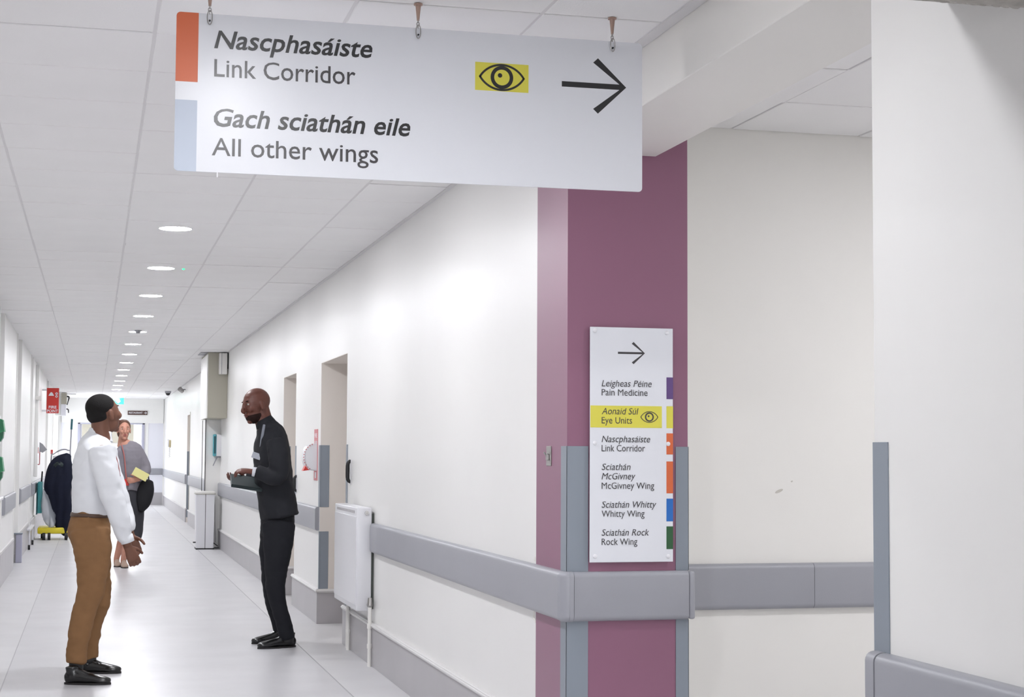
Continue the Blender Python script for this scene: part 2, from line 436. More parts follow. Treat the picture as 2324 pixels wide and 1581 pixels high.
struct('baseboard_near', B(XW - .018, XW + .01, -7.9, YN, 0, .285), 'skirt')
struct('baseboard_back', B(2.32, 6.2, 6.672, 6.7, 0, .285), 'skirt')
bk = thing('skirting_end_block', 'pale grey upright end block of the skirting in front of the left wall bay', 'trim', (XL, 21.92, 0))
link('block', boxes([(XL - .01, XL + .065, 21.86, 21.95, 0, .36)], bev=.004), 'frame', bk)
link('ledge', boxes([(XL - .01 - .04, XL + .07, 21.85, 21.96, .36, .375)], bev=.002), 'guard', bk)

# ------------------------------------------------------------------ crash rails (wall protection)
def railprof(t=.035, z0=ZB, z1=ZT):
    r = .022
    pts = [(0, z0)]
    for k in range(6): a = -PI / 2 + k * PI / 10; pts.append((t - r + r * math.cos(a), z0 + r + r * math.sin(a)))
    for k in range(6): a = k * PI / 10; pts.append((t - r + r * math.cos(a), z1 - r + r * math.sin(a)))
    pts.append((0, z1)); return pts
def rail_y(x, y0, y1, sgn=-1, **k): return prism([(x + sgn * (a - .001), z) for a, z in railprof(**k)], 1, y0, y1)
def rail_x(y, x0, x1, **k): return prism([(y - a + .001, z) for a, z in railprof(**k)], 0, x0, x1)
def smooth_rail(o):
    return o

r = thing('crash_rail', 'long grey wall rail running from the radiator to the mauve pier', 'wall rail', (XW, 8.6, ZB), 'grey crash rails')
link('rail_cover', rail_y(XW, YC + .0, 10.93), 'rail', r)
r = thing('crash_rail', 'short grey wall rail wrapped across the front of the mauve pier under the directory sign', 'wall rail', (2.07, YC, ZB), 'grey crash rails')
bm = rail_x(YC, XW + .022, 2.318)
link('rail_cover', bm, 'rail', r)
# rounded corner cap: quarter sweep of the profile
bm = bmesh.new(); prof = railprof(); rings_ = []
cx, cy = XW + .004, YC + .004
for k in range(9):
    a = k / 8 * PI / 2
    dx, dy = -math.cos(a), -math.sin(a)
    rings_.append([bm.verts.new((cx + dx * (t + .006), cy + dy * (t + .006), z + (.0015 if z > .84 else -.0015))) for t, z in prof])
for p, q in zip(rings_, rings_[1:]):
    for j in range(len(prof) - 1): bm.faces.new((p[j], p[j + 1], q[j + 1], q[j]))
for rr in (rings_[0], rings_[-1]): bm.faces.new(rr)
bmesh.ops.recalc_face_normals(bm, faces=bm.faces[:])
link('corner_cap', bm, 'rail', r)
link('seam', rail_x(YC, XW + .0195, XW + .0225, t=.0345), 'seam', r)
link('corner_cap', rail_x(YC - .004, XW + .003, XW + .0195, z0=ZB - .0015, z1=ZT + .0015), 'rail', r)
link('end_cap', boxes([(2.319, 2.345, YC - .036, YC + .03, ZB + .002, ZT - .002)], bev=.01, seg=3), 'rail', r)
r = thing('crash_rail', 'grey wall rail on the cream wall of the side corridor', 'wall rail', (4, 6.69, ZB), 'grey crash rails')
xj = at(1850, 1300, 1, 6.65).x
link('rail_cover', rail_x(6.69, 2.326, xj - .001), 'rail', r)
link('rail_cover', rail_x(6.69, xj + .001, 6.2), 'rail', r)
link('seam', rail_x(6.69, xj - .001, xj + .001, t=.0335), 'seam', r)
r = thing('crash_rail', 'grey wall rail at the lower right, on the near white wall', 'wall rail', (XW, 2, ZB), 'grey crash rails')
link('rail_cover', rail_y(XW, -7.5, 3.60), 'rail', r)
link('seam', rail_y(XW, 3.60, 3.603, t=.034), 'seam', r)
link('end_cap', rail_y(XW, 3.603, 3.645, t=.037, z0=ZB - .001, z1=ZT + .001), 'rail', r)
for (a, b, lab) in ((13.75, 15.45, 'short grey wall rail on the white pier between the two door recesses'), (16.55, 24.88, 'grey wall rail behind the man in the dark suit'), (25.02, 33.0, 'grey wall rail beyond the narrow white service pier'), (34.05, YE - .02, 'far grey wall rail on the right, ending at the end wall')):
    r = thing('crash_rail', lab, 'wall rail', (XW, (a + b) / 2, ZB), 'grey crash rails'); link('rail_cover', rail_y(XW, a, b, z0=.76, z1=.955), 'rail', r)
for (a, b, lab) in ((18.15, 20.6, 'light grey wall rail on the nearest visible pier of the left wall'), (22.1, 25.3, 'light grey wall rail on the middle pier of the left wall'), (26.1, 33.3, 'light grey wall rail on the left wall behind the cleaning trolley')):
    r = thing('crash_rail', lab, 'wall rail', (XL, (a + b) / 2, ZB), 'grey crash rails'); link('rail_cover', rail_y(XL, a, b, sgn=1, z0=.73, z1=.925), 'rail', r)
r = thing('crash_rail', 'small grey rail on the end wall right of the far doorway', 'wall rail', (1.6, YE, .8), 'grey crash rails')
link('rail_cover', rail_x(YE + .03, 1.42, 1.79, z0=.8, z1=.97), 'rail', r)

# ------------------------------------------------------------------ corner guards
def guard(label, parts, grp='grey corner guards'):
    p = parts[0]; g = thing('corner_guard', label, 'corner guard', ((p[0] + p[1]) / 2, (p[2] + p[3]) / 2, p[4]), grp)
    for q in parts: link('guard_leg', boxes([q], bev=.0008), 'guard', g)
    return g
T = .003; gw = .075
xl1 = at(1335, 1100, 1, YC).x
guard('grey corner guard on the left edge of the mauve pier, above the rail', [(XW - T, XW, YC - T, YC + .08, ZT, GT), (XW - T, xl1, YC - T, YC, ZT, GT)])
guard('grey corner guard on the left edge of the mauve pier, below the rail', [(XW - T, XW, YC - T, YC + .08, .1, ZB), (XW - T, xl1, YC - T, YC, .1, ZB)])
xr0 = at(1533, 1100, 1, YC).x
guard('grey corner guard on the right edge of the mauve pier, above the rail', [(xr0, 2.325 + T, YC - T, YC, ZT, GT), (2.325, 2.325 + T, YC - T, YC + .08, ZT, GT)])
guard('grey corner guard on the right edge of the mauve pier, below the rail', [(xr0, 2.325 + T, YC - T, YC, .1, ZB), (2.325, 2.325 + T, YC - T, YC + .08, .1, ZB)])
guard('upright grey corner guard on the end of the near white wall at the right', [(XW - T, XW, 3.585, YN + T, .285, GT), (XW, XW + .075, YN, YN + T, .285, GT)])
guard('dark grey corner guard on the nearer door recess, upper piece', [(XW, XW + gw, 13.72 - T - .004, 13.716, .955, 1.465), (XW - T, XW, 13.71, 13.80, .955, 1.465)])
guard('dark grey corner guard on the nearer door recess, lower piece', [(XW, XW + gw, 13.72 - T - .004, 13.716, .285, .755), (XW - T, XW, 13.71, 13.75, .285, .755)])
guard('thin grey corner guard beside the black door holder nearest the radiator', [(XW - T, XW, 12.18, 12.26, .285, 1.465), (XW, XW + .07, 12.257, 12.26, .285, 1.465)])
guard('thin grey corner guard at the near edge of the farther door recess', [(XW - T, XW, 15.40, 15.48, .96, 1.465), (XW, XW + .07, 15.477, 15.48, .285, 1.465)])
guard('dark grey corner guard inside the farther door recess behind the man in the suit', [(XW, XW + gw, 16.513, 16.516, .285, 1.465)])
guard('slim grey corner guard at the near edge of the far door on the right wall', [(XW - T, XW + .0, 33.0, 33.1, .1, 1.42)])
guard('slim grey corner guard at the far edge of the far door on the right wall', [(XW, XW + .08, 33.99, 33.996, .1, 1.42)])

# ------------------------------------------------------------------ ceiling lights
def downlight(x, y, label, k):
    t = thing('downlight', label, 'ceiling light', (x, y, ZC), 'round ceiling lights')
    bm = bmesh.new(); cyl(bm, (x, y, ZC - .003), (x, y, ZC - .001), .100, .100, n=40)
    link('diffuser', bm, 'lamp', t)
    link('rim', ring(bmesh.new(), (x, y), .107, .1005, 2, ZC - .004, ZC + .001, 40), 'rim', t)
    return t
LXc = TX0 + .3; LY0 = 10.631; LS = 2.332
ords = ['nearest', 'second', 'third', 'fourth', 'fifth', 'sixth', 'seventh', 'eighth', 'ninth', 'tenth', 'eleventh', 'twelfth', 'thirteenth', 'fourteenth', 'farthest']
for k in range(15):
    lab = ('%s of the visible round ceiling lights along the corridor' % ords[k])
    if k == 1: lab = 'second round ceiling light along the corridor, with a tiny green lamp beside it'
    if k == 4: lab = 'fifth round ceiling light along the corridor, partly notched by a small sensor'
    downlight(LXc, LY0 + LS * k, lab, k)
for k, lab in ((-1, 'round ceiling light hidden behind the hanging sign, farther one'), (-2, 'round ceiling light just behind the hanging sign'), (-3, 'round ceiling light above and in front of the hanging sign'), (-5, 'round ceiling light beside the viewer'), (-6, 'round ceiling light behind the viewer'), (-7, 'round ceiling light farthest behind the viewer')):
    downlight(LXc, LY0 + LS * k, lab, k)
downlight(3.7, 5.0, 'round ceiling light in the side corridor, near the opening', 0)
downlight(5.4, 5.0, 'round ceiling light deep in the side corridor', 0)
downlight(.4, 46.9, 'added round ceiling light brightening the lobby beyond the far doorway', 0)  # lobby lamps added out of view to brighten the far end
downlight(1.4, 46.9, 'added round ceiling light brightening the right of the lobby beyond the far doorway', 0)
downlight(-.6, 46.9, 'added round ceiling light brightening the left of the lobby beyond the far doorway', 0)
bm = bmesh.new(); ball(bm, (LXc + .17, 12.96, ZC), .012)
tag(link('indicator_lamp', bm, 'led'), 'tiny green indicator lamp beside the second ceiling light', 'lamp')
bm = bmesh.new(); cyl(bm, (LXc + .0, LY0 + 4 * LS - .22, ZC + .001), (LXc + .0, LY0 + 4 * LS - .22, ZC - .035), .045, .02, 20)
tag(link('ceiling_sensor', bm, 'greyp'), 'small grey ceiling sensor in front of the fifth light', 'sensor')

# ------------------------------------------------------------------ hanging sign
YS = 5.06
sg = thing('hanging_sign', 'large white hanging sign with an orange bar, an eye symbol and a black arrow', 'sign', (.95, YS, 2.25))
def S(px, py, y=YS): p = at(px, py, 1, y); return p.x, p.z
sx0, sz1 = S(401, 26); sx1, _ = S(1457.5, 97); _, sz0 = S(600, 396)
panel = prism([(sx0 + .012 * (1 - math.cos(a)) if c < 2 else sx1 - .012 * (1 - math.cos(a)), (sz1 - .012 * (1 - math.sin(a))) if c in (1, 2) else (sz0 + .012 * (1 - math.sin(a))))
               for c in (0, 1, 2, 3) for a in ([0, .4, .8, 1.2, PI / 2] if c in (1, 3) else [PI / 2, 1.2, .8, .4, 0])], 1, YS, YS + .006)
link('panel', panel, 'signw', sg)
yf = YS - .0006
def patch(px0, py0, px1, py1, m, parent, y=YS, th=.0006, name='colour_patch'):
    a = at(px0, py0, 1, y); b = at(px1, py1, 1, y)
    return link(name, B(a.x, b.x, y - th, y, min(a.z, b.z), max(a.z, b.z)), m, parent)
xo = S(450, 100)[0]
z_a = S(425, 185)[1]; z_b = S(425, 226.5)[1]
def rounded_left(z0, z1, rt, rb):
    pts = []
    for k in range(5):
        a = k / 4 * PI / 2
        pts.append((sx0 + .012 * (1 - math.sin(a)), z0 + .012 * (1 - math.cos(a)))) if rb else None
    if not rb: pts.append((sx0, z0))
    else: pts = pts[::-1] if False else pts
    return pts
def bar(z0, z1, top, m):
    rr = .012; pts = []
    if top:
        pts = [(sx0, z0)] + [(sx0 + rr * (1 - math.cos(a)), z1 - rr * (1 - math.sin(a))) for a in (0, .4, .8, 1.2, PI / 2)] + [(xo, z1), (xo, z0)]
    else:
        pts = [(sx0 + rr, z0)] + [(sx0 + rr * (1 - math.cos(a)), z0 + rr * (1 - math.sin(a))) for a in (1.2, .8, .4, 0)] + [(sx0, z1), (xo, z1), (xo, z0)]
    link('colour_bar', prism(pts, 1, YS - .0006, YS), m, sg)
bar(z_a, sz1, True, 'orange'); bar(sz0, z_b, False, 'paleblue')
cap1 = S(500, 71)[1] - S(500, 110)[1]
def T_line(body, l, r, base_l, base_r, shear, bold, m, y=yf, parent=sg, cap=cap1):
    a = at(l, base_l, 1, y); b = at(r, base_r, 1, y)
    text(body, a.x, b.x, (a.z + b.z) / 2, cap, y, m, parent, shear, bold)
T_line('Nascphasáiste', 486, 845, 110, 129.5, .22, .016, 'ink')
T_line('Link Corridor', 486, 806.5, 174.5, 191, 0, .004, 'ink2')
T_line('Gach sciathán eile', 485, 931, 287.5, 307, .22, .016, 'ink')
T_line('All other wings', 480.5, 858, 353, 369, 0, .004, 'ink2')

def bar2d(bm, p, q, w, y, th):
    """straight flat stroke between two (x,z) points"""
    p, q = Vector(p), Vector(q); d = (q - p).normalized(); n = Vector((-d.y, d.x)) * w / 2
    prism([tuple(p + n), tuple(q + n), tuple(q - n), tuple(p - n)], 1, y - th, y, bm); return bm
def arrow(parent, shaft0, tip, up, dn, wpx, y, m):
    s0 = S(*shaft0, y); t = S(*tip, y); u = S(*up, y); d = S(*dn, y)
    w = S(wpx, 0, y)[0] - S(0, 0, y)[0]
    w = abs(w)
    bm = bmesh.new(); z = t[1]; zu = (abs(u[1] - z) + abs(z - d[1])) / 2
    k = w * .7071
    xu = (u[0] + d[0]) / 2
    # one outline: shaft then chevron
    pts = [(s0[0], z + w / 2), (t[0] - w * 1.3, z + w / 2), (xu - k * .7, z + zu - k * .7), (xu + k * .6, z + zu + k * .5), (t[0], z), (xu + k * .6, z - zu - k * .5), (xu - k * .7, z - zu + k * .7), (t[0] - w * 1.3, z - w / 2), (s0[0], z - w / 2)]
    prism(pts, 1, y - .0005, y, bm); link('arrow', bm, m, parent)
arrow(sg, (1275, 190), (1421, 199), (1352, 137), (1352, 254), 14, YS, 'ink')
patch(1078.5, 140, 1199.2, 211, 'yellow', sg)
def eye(parent, cx_, cz_, hw, hh, rout, rin, rp, stroke, y, m):
    bm = bmesh.new(); n = 24
    R = (hw * hw + hh * hh) / (2 * hh); a0 = math.asin(hw / R)
    for s in (1, -1):
        o_, i_ = [], []
        for k in range(n + 1):
            a = -a0 + 2 * a0 * k / n
            for L, r_ in ((o_, R), (i_, R - stroke)):
                L.append((cx_ + r_ * math.sin(a), cz_ + s * (r_ * math.cos(a) - (R - hh))))
        for k in range(n):
            A = [bm.verts.new((p[0], y - .0005, p[1])) for p in (o_[k], o_[k + 1], i_[k + 1], i_[k])]; bm.faces.new(A)
    r_ = bmesh.ops.extrude_face_region(bm, geom=bm.faces[:]); bmesh.ops.translate(bm, vec=(0, .0005, 0), verts=[g for g in r_['geom'] if isinstance(g, bmesh.types.BMVert)])
    ring(bm, (cx_, cz_), rout, rin, 1, y - .0007, y)
    cyl(bm, (cx_ - rin * .25, y - .0007, cz_ + rin * .25), (cx_ - rin * .25, y, cz_ + rin * .25), rp, n=16)
    bmesh.ops.recalc_face_normals(bm, faces=bm.faces[:])
    link('eye_symbol', bm, m, parent)
ex, ez = S(1139, 176); pxm = S(1239, 176)[0] - S(1139, 176)[0]; pxm /= 100
eye(sg, ex, ez, 52 * pxm, 30 * pxm, 25.5 * pxm, 17.5 * pxm, 5 * pxm, 4.6 * pxm, YS - .0006, 'ink')
# three clips, chains and shackles
for (px, pt, pb) in ((476, -14, 45), (949, 8, 76), (1390, 40, 105)):
    xc = S(px, pb, YS)[0]
    ph = thing('sign_hanger', {476: 'left bronze ceiling clip and chain holding the hanging sign', 949: 'middle bronze ceiling clip and chain holding the hanging sign', 1390: 'right bronze ceiling clip and chain holding the hanging sign'}[px], 'hanger', (xc, YS, ZC), 'sign hangers')
    bm = bmesh.new(); cyl(bm, (xc, YS + .003, ZC + .004), (xc, YS + .003, ZC - .055), .010, .004, 14); cyl(bm, (xc, YS + .003, ZC - .001), (xc, YS + .003, ZC - .006), .014, n=14)
    link('clip', bm, 'brass', ph)
    zt_ = ZC - .052; zb_ = sz1 - .001
    n = 3; L = (zt_ - zb_) / n
    for k in range(n):
        bm = bmesh.new(); zc_ = zt_ - L * (k + .5); pts = []
        for q in range(17):
            a = 2 * PI * q / 16; u = .0045 * math.cos(a); w = (L * .68) * math.sin(a)
            pts.append((xc + (u if k % 2 else 0), YS + .003 + (0 if k % 2 else u), zc_ + w, .0013))
        tube(bm, pts, (0, 1, 0) if k % 2 else (1, 0, 0), 6, 1, 0); link('chain_link', bm, 'steel', ph)
    bm = bmesh.new(); pts = []
    for q in range(21):
        a = 2 * PI * q / 20; pts.append((xc + .0075 * math.cos(a), YS - .003, sz1 - .012 + .022 * math.sin(a), .0016))
    tube(bm, pts, (0, 1, 0), 6, 1, 0); link('shackle', bm, 'steel', ph)
    bm = bmesh.new(); cyl(bm, (xc, YS - .006, sz1 - .022), (xc, YS + .012, sz1 - .022), .0028, n=10); link('pin', bm, 'black', ph)
# a tag end of tape under the sign
p = at(493, 398, 1, YS + .003); tag(link('tape_tab', B(p.x - .002, p.x + .002, YS + .002, YS + .004, p.z - .006, sz0 + .002), 'white'), 'tiny white tab hanging under the lower left edge of the big sign', 'tab')

# ------------------------------------------------------------------ directory sign on the pier
YD = YC - .018
dsn = thing('directory_sign', 'tall white directory sign with coloured tabs on the mauve pier', 'sign', (2.065, YC, .98))
a = at(1339.5, 741, 1, YD); b = at(1527.5, 1274, 1, YD)
dx0, dx1, dz0, dz1 = a.x, b.x, b.z, a.z
link('panel', B(dx0, dx1, YD, YD + .005, dz0, dz1, bev=.001), 'signw', dsn)
for z in (dz0 + .04, dz1 - .04): link('spacer', boxes([(dx0 + .02, dx1 - .02, YD + .005, YC, z - .01, z + .01)]), 'signw', dsn)
for (p0, p1, m) in ((856, 905.5, 'tabp'), (921.5, 971.5, 'yellow'), (983, 1031, 'orange'), (1046.7, 1119, 'orange'), (1131, 1182.5, 'tabb'), (1194, 1245.5, 'tabg')):
    patch(1512.5, p0, 1527.4, p1, m, dsn, YD, name='colour_tab')
patch(1340, 919.5, 1502, 971, 'yellow', dsn, YD)
arrow(dsn, (1402.4, 800.5), (1463.5, 801.5), (1436, 778), (1436, 825), 5.4, YD, 'ink2')
capd = at(1400, 863, 1, YD).z - at(1400, 877.3, 1, YD).z
yd = YD - .0007
for body, r_, bse, it in (('Leigheas Péine', 1479, 877.3, 1), ('Pain Medicine', 1469.6, 897.6, 0), ('Aonaid Súl', 1449, 940, 1), ('Eye Units', 1434.3, 960.8, 0), ('Nascphasáiste', 1475.6, 1003.3, 1), ('Link Corridor', 1464, 1024, 0),
                          ('Sciathán', 1431, 1066.3, 1), ('McGivney', 1442, 1087.5, 1), ('McGivney Wing', 1484.7, 1109, 0), ('Sciathán Whitty', 1489.5, 1151.7, 1), ('Whitty Wing', 1462.7, 1172.4, 0), ('Sciathán Rock', 1473, 1215, 1), ('Rock Wing', 1446.4, 1236, 0)):
    T_line(body, 1365.5, r_, bse, bse, .22 * it, 0, 'ink2', yd, dsn, capd)
ex, ez = S(1473.6, 946, YD); pxm = (S(1573.6, 946, YD)[0] - ex) / 100
eye(dsn, ex, ez, 20 * pxm, 12.2 * pxm, 10 * pxm, 7 * pxm, 2 * pxm, 1.5 * pxm, yd, 'ink2')
for (px, py) in ((1350, 750), (1513.5, 755), (1350, 1005), (1516.5, 1007), (1350.5, 1262), (1516.5, 1262)):
    p = at(px, py, 1, YD); bm = ball(bmesh.new(), p, .009, (1, .55, 1), n=14); link('screw_cap', bm, 'screw', dsn, smooth=True)

# latch plate on the side of the pier
lt = thing('latch_plate', 'small chrome latch plate on the shaded side of the mauve pier', 'latch', (XW, 6.6, 1.35))
link('plate', boxes([(XW - .004, XW, 6.56, 6.632, 1.352, 1.434)], bev=.002), 'steel', lt)
bm = bmesh.new(); box(bm, XW - .014, XW - .003, 6.585, 6.607, 1.375, 1.402, bev=.003); cyl(bm, (XW - .009, 6.6, 1.39), (XW - .022, 6.6, 1.408), .004, n=8)
link('hook', bm, 'steel', lt)
# broken plaster beside the pier
bm = bmesh.new()
for k in range(10):
    z = random.choice([random.uniform(.70, .742), random.uniform(.95, .965)]); ball(bm, (XW - .001, YC2 + random.uniform(.005, .03), z), random.uniform(.004, .009), (.4, 1, 1.3), n=6)
link('plaster_chip', bm, 'chip', wr, kind='stuff')

# ------------------------------------------------------------------ radiator
rd = thing('radiator', 'white panel radiator on the right wall next to the pier', 'radiator', (1.75, 11.45, .36))
rx0, rx1, ry0, ry1, rz0, rz1 = 1.70, 1.80, 10.95, 11.98, .36, 1.04
link('casing', boxes([(rx0, rx1, ry0, ry1, rz0, rz1)], bev=.008, seg=3), 'white', rd)
link('bracket', boxes([(rx1 - .001, XW, ry0 + .03, ry0 + .06, rz0 + .01, rz1 - .04)]), 'gap', rd)  # dark tone of the gap behind the casing, put into a solid strip
link('bracket', boxes([(rx1 - .001, XW, ry1 - .1, ry1 - .06, rz0 + .05, rz1 - .05)]), 'gap', rd)  # same dark gap tone near the far end
link('grille_slot', boxes([(rx0 - .0008, rx0 + .002, ry0 + .1 + k * .06, ry0 + .145 + k * .06, 1.0, 1.018) for k in range(14)]), 'skirt', rd)
link('front_panel', boxes([(rx0 - .003, rx0 + .002, ry0 + .012, ry1 - .012, rz0 + .035, rz1 - .06)], bev=.0012), 'white', rd)
bm = bmesh.new(); cyl(bm, (1.765, ry0, 1.005), (1.765, ry0 - .012, 1.005), .014, n=20); cyl(bm, (1.765, ry0 - .011, 1.005), (1.765, ry0 - .02, 1.005), .006, n=12); link('air_valve', bm, 'steel', rd)
bm = bmesh.new(); cyl(bm, (1.785, ry0 + .01, .40), (1.785, ry0 - .045, .40), .014, n=14); ball(bm, (1.785, ry0 - .045, .40), .018); cyl(bm, (1.785, ry0 - .045, .405), (1.785, ry0 - .045, .45), .017, .013, 14); link('valve', bm, 'steel', rd)
for yy in (ry0 - .045, ry1 - .13):
    bm = bmesh.new(); cyl(bm, (1.785, yy, .40 if yy < 11 else .37), (1.785, yy, 0), .013, n=14); cyl(bm, (1.785, yy, .25), (1.785, yy, .285), .018, n=14); cyl(bm, (1.785, yy, .12), (1.785, yy, .15), .017, n=14)
    link('pipe', bm, 'offw', rd)
link('pipe', boxes([(XW - .03, XW - .019, ry1 - .02, ry1 + .02, 0, .3)]), 'offw', rd)

# black wall handles at the recesses
for (yy, z0, z1, lab) in ((12.03, 1.19, 1.345, 'black vertical door holder above the radiator'), (15.33, 1.05, 1.19, 'black vertical door holder on the white pier behind the man in the suit')):
    h = thing('door_holder', lab, 'door holder', (XW, yy, z0), 'black door holders')
    bm = bmesh.new(); tube(bm, [(XW - .004, yy, z0, .011), (XW - .022, yy, z0 + .02, .014), (XW - .024, yy, (z0 + z1) / 2, .015), (XW - .022, yy, z1 - .02, .014), (XW - .004, yy, z1, .011)], (0, 1, 0), 12, 3)
    link('grip', bm, 'black', h, smooth=True)
    link('mount', boxes([(XW - .004, XW, yy - .014, yy + .014, z0 - .02, z1 + .01)], bev=.001), 'white', h)

# dispenser on a red notice, on the pier between the recesses
nt_ = thing('fire_notice', 'faded red vertical notice behind the white dispenser on the white pier', 'notice', (XW, 14.0, 1.16))
link('board', B(XW - .004, XW, 13.88, 14.1, 1.17, 1.6), 'redp', nt_)
text('FIRE', 0, .16, 1.53, .035, 14.07, 'signw', nt_, normal='-x', xpos=XW - .0041)
text('EXTINGUISHER', 0, .18, 1.48, .022, 14.08, 'signw', nt_, normal='-x', xpos=XW - .0041)
link('icon', boxes([(XW - .005, XW - .003, 13.95, 14.03, 1.19, 1.24)]), 'signw', nt_)
dp = thing('wall_dispenser', 'rounded white wall dispenser with a red lever, on the faded red notice', 'dispenser', (XW, 14.0, 1.25))
o_ = []
for k in range(13):
    a = PI / 2 + PI * k / 12; o_.append((XW - .004 - .105 * abs(math.sin(a - PI / 2)) ** .6 * (1 if 0 < k < 12 else 0), 1.365 + .115 * math.sin(a)))
pr_ = prism([(x, z) for x, z in o_], 1, 13.9, 14.1); bmesh.ops.bevel(pr_, geom=[e for e in pr_.edges if e.calc_length() < .1], offset=.008, segments=2, affect='EDGES')
link('cover', pr_, 'white', dp)
bm = prism([(XW - .09, 1.30), (XW - .115, 1.25), (XW - .06, 1.258)], 1, 13.93, 14.05); link('lever', bm, 'red', dp)
bm = bmesh.new()
for k in range(12):
    a = PI * .62 + PI * .7 * k / 11; box(bm, XW - .004 + .112 * math.cos(a) - .004, XW - .004 + .112 * math.cos(a) + .004, 13.895, 13.9, 1.365 + .115 * math.sin(a) - .005, 1.365 + .115 * math.sin(a) + .005)
link('trim_dots', bm, 'redp', dp)

# ------------------------------------------------------------------ service pier, dispenser and bin farther on
sv = thing('service_pier', 'narrow white pier with black edge strips under a beige box', 'pier', (1.7, 24.4, 0))
link('upper_box', boxes([(1.545, XW, 23.75, 25.2, 1.885, ZC - .002)], bev=.004), 'beige', sv)
link('side_board', boxes([(1.532, 1.546, 23.76, 25.2, 1.885, ZC - .03)], bev=.002), 'wall', sv)
link('ceiling_patch', boxes([(1.44, 1.55, 23.8, 24.5, ZC - .006, ZC + .001)]), 'greyp', sv)
link('lower_panel', boxes([(1.60, XW, 24.9, 25.0, 0, 1.885)], bev=.002), 'wall', sv)
link('edge_strip', boxes([(1.592, 1.602, 24.89, 24.903, .0, 1.885)]), 'black', sv)
link('edge_strip', boxes([(1.592, 1.600, 25.6, 25.612, .72, 1.885)]), 'black', sv)
jb = thing('junction_box', 'white box fixed high on the beige boxed top near the ceiling', 'box', (1.75, 23.7, 2.55))
link('casing', boxes([(1.69, 1.80, 23.6, 23.75, 2.5, 2.80)], bev=.006), 'offw', jb)
link('lid_line', boxes([(1.72, 1.726, 23.598, 23.601, 2.5, 2.8)]), 'greyp', jb)
link('side_vent', boxes([(1.80, XW, 23.66, 23.70, 2.58, 2.80)]), 'black', jb)
td = thing('towel_dispenser', 'teal and white paper towel dispenser on the narrow white pier', 'dispenser', (1.7, 24.85, 1.42))
Y_ = 24.88
a = at(483, 985, 1, Y_); b = at(520, 1035, 1, Y_)
link('back_box', boxes([(a.x + .045, b.x - .03, Y_ - .12, Y_ + .02, b.z, a.z)], bev=.01, seg=2), 'white', td)
link('front_cover', boxes([(a.x, a.x + .05, Y_ - .125, Y_ + .02, b.z, a.z)], bev=.014, seg=3), 'tealc', td)
link('window', boxes([(a.x + .008, a.x + .04, Y_ - .128, Y_ - .12, b.z + .04, a.z - .03)], bev=.003), 'tealk', td)
link('clip', boxes([(b.x - .032, b.x - .01, Y_ - .1, Y_ + .0, z - .02, z + .02) for z in (b.z + .03, a.z - .03)], bev=.004), 'black', td)
bm = bmesh.new(); cyl(bm, (a.x + .07, Y_ - .05, b.z + .005), (a.x + .005, Y_ - .07, b.z - .14), .012, .007, 10); box(bm, a.x + .05, a.x + .12, Y_ - .07, Y_ - .03, b.z - .02, b.z + .004, bev=.004)
link('pull_lever', bm, 'greyp', td)
bn = thing('pedal_bin', 'tall white pedal bin standing under the towel dispenser', 'bin', (1.62, 24.6, 0))
bx0, bx1, by0, by1 = 1.45, 1.735, 24.45, 24.8
link('body', prism([(bx0 + .012, .02), (bx0, .80), (bx1 - .02, .80), (bx1 - .03, .02)], 1, by0, by1), 'white', bn)
link('lid', boxes([(bx0 - .005, bx1 - .01, by0 - .01, by1 + .01, .80, .835)], bev=.01, seg=2), 'offw', bn)
link('lid_edge', boxes([(bx0 - .008, bx1 - .004, by0 - .013, by1 + .012, .795, .803)]), 'beige', bn)
link('seam', boxes([((bx0 + bx1) / 2 - .01, (bx0 + bx1) / 2 - .003, by0 - .002, by0 + .001, 0.02, .80)]), 'black', bn)
link('base_rim', boxes([(bx0 + .008, bx1 - .02, by0 - .006, by1, 0, .02)]), 'black', bn)
bm = bmesh.new(); cyl(bm, (bx1, by0 + .05, .10), (bx1 - .02, by0 + .05, .78), .003, n=8); cyl(bm, (bx1 - .02, by0 + .04, .09), (bx1 + .03, by0 + .0, .05), .008, n=8); box(bm, bx1 - .02, bx1 + .05, by0 - .06, by0 + .02, .02, .035, bev=.004); cyl(bm, (bx0 - .03, by0 + .1, .1), (bx0 + .01, by0 + .1, .1), .01, n=8)
link('pedal_rod', bm, 'black', bn)

# fittings high on the far right
bm = bmesh.new(); cyl(bm, (1.64, 39.2, ZC), (1.64, 39.2, ZC - .05), .075, .07, 20)
cm = thing('dome_camera', 'small grey and black dome camera on the ceiling near the end wall', 'camera', (1.64, 39.2, ZC)); link('base', bm, 'greyp', cm)
link('dome', ball(bmesh.new(), (1.64, 39.2, ZC - .05), .055), 'black', cm, smooth=True)
sp = thing('wall_spotlight', 'small grey swivel fitting high on the far right wall', 'fitting', (XW, 35, 2.67))
bm = bmesh.new(); cyl(bm, (XW, 35, 2.7), (XW - .06, 35, 2.7), .012, n=10); link('arm', bm, 'greyp', sp)
bm = bmesh.new(); cyl(bm, (XW - .12, 34.95, 2.71), (XW - .06, 35.02, 2.66), .05, .04, 14); link('head', bm, 'steel', sp)
ph = thing('wall_telephone', 'beige wall telephone with a hanging cord on the far right wall', 'telephone', (XW, 41.4, 1.5))
link('body', boxes([(XW - .05, XW, 41.2, 41.5, 1.52, 1.70)], bev=.01), 'phone', ph); link('handset', boxes([(XW - .09, XW - .05, 41.2, 41.28, 1.53, 1.72)], bev=.008), 'white', ph)
bm = bmesh.new(); tube(bm, [(XW - .03 + .012 * math.sin(k * 1.6), 41.25, 1.52 - .013 * k, .005) for k in range(20)], (0, 1, 0), 6, 2, 0); link('cord', bm, 'seam', ph)
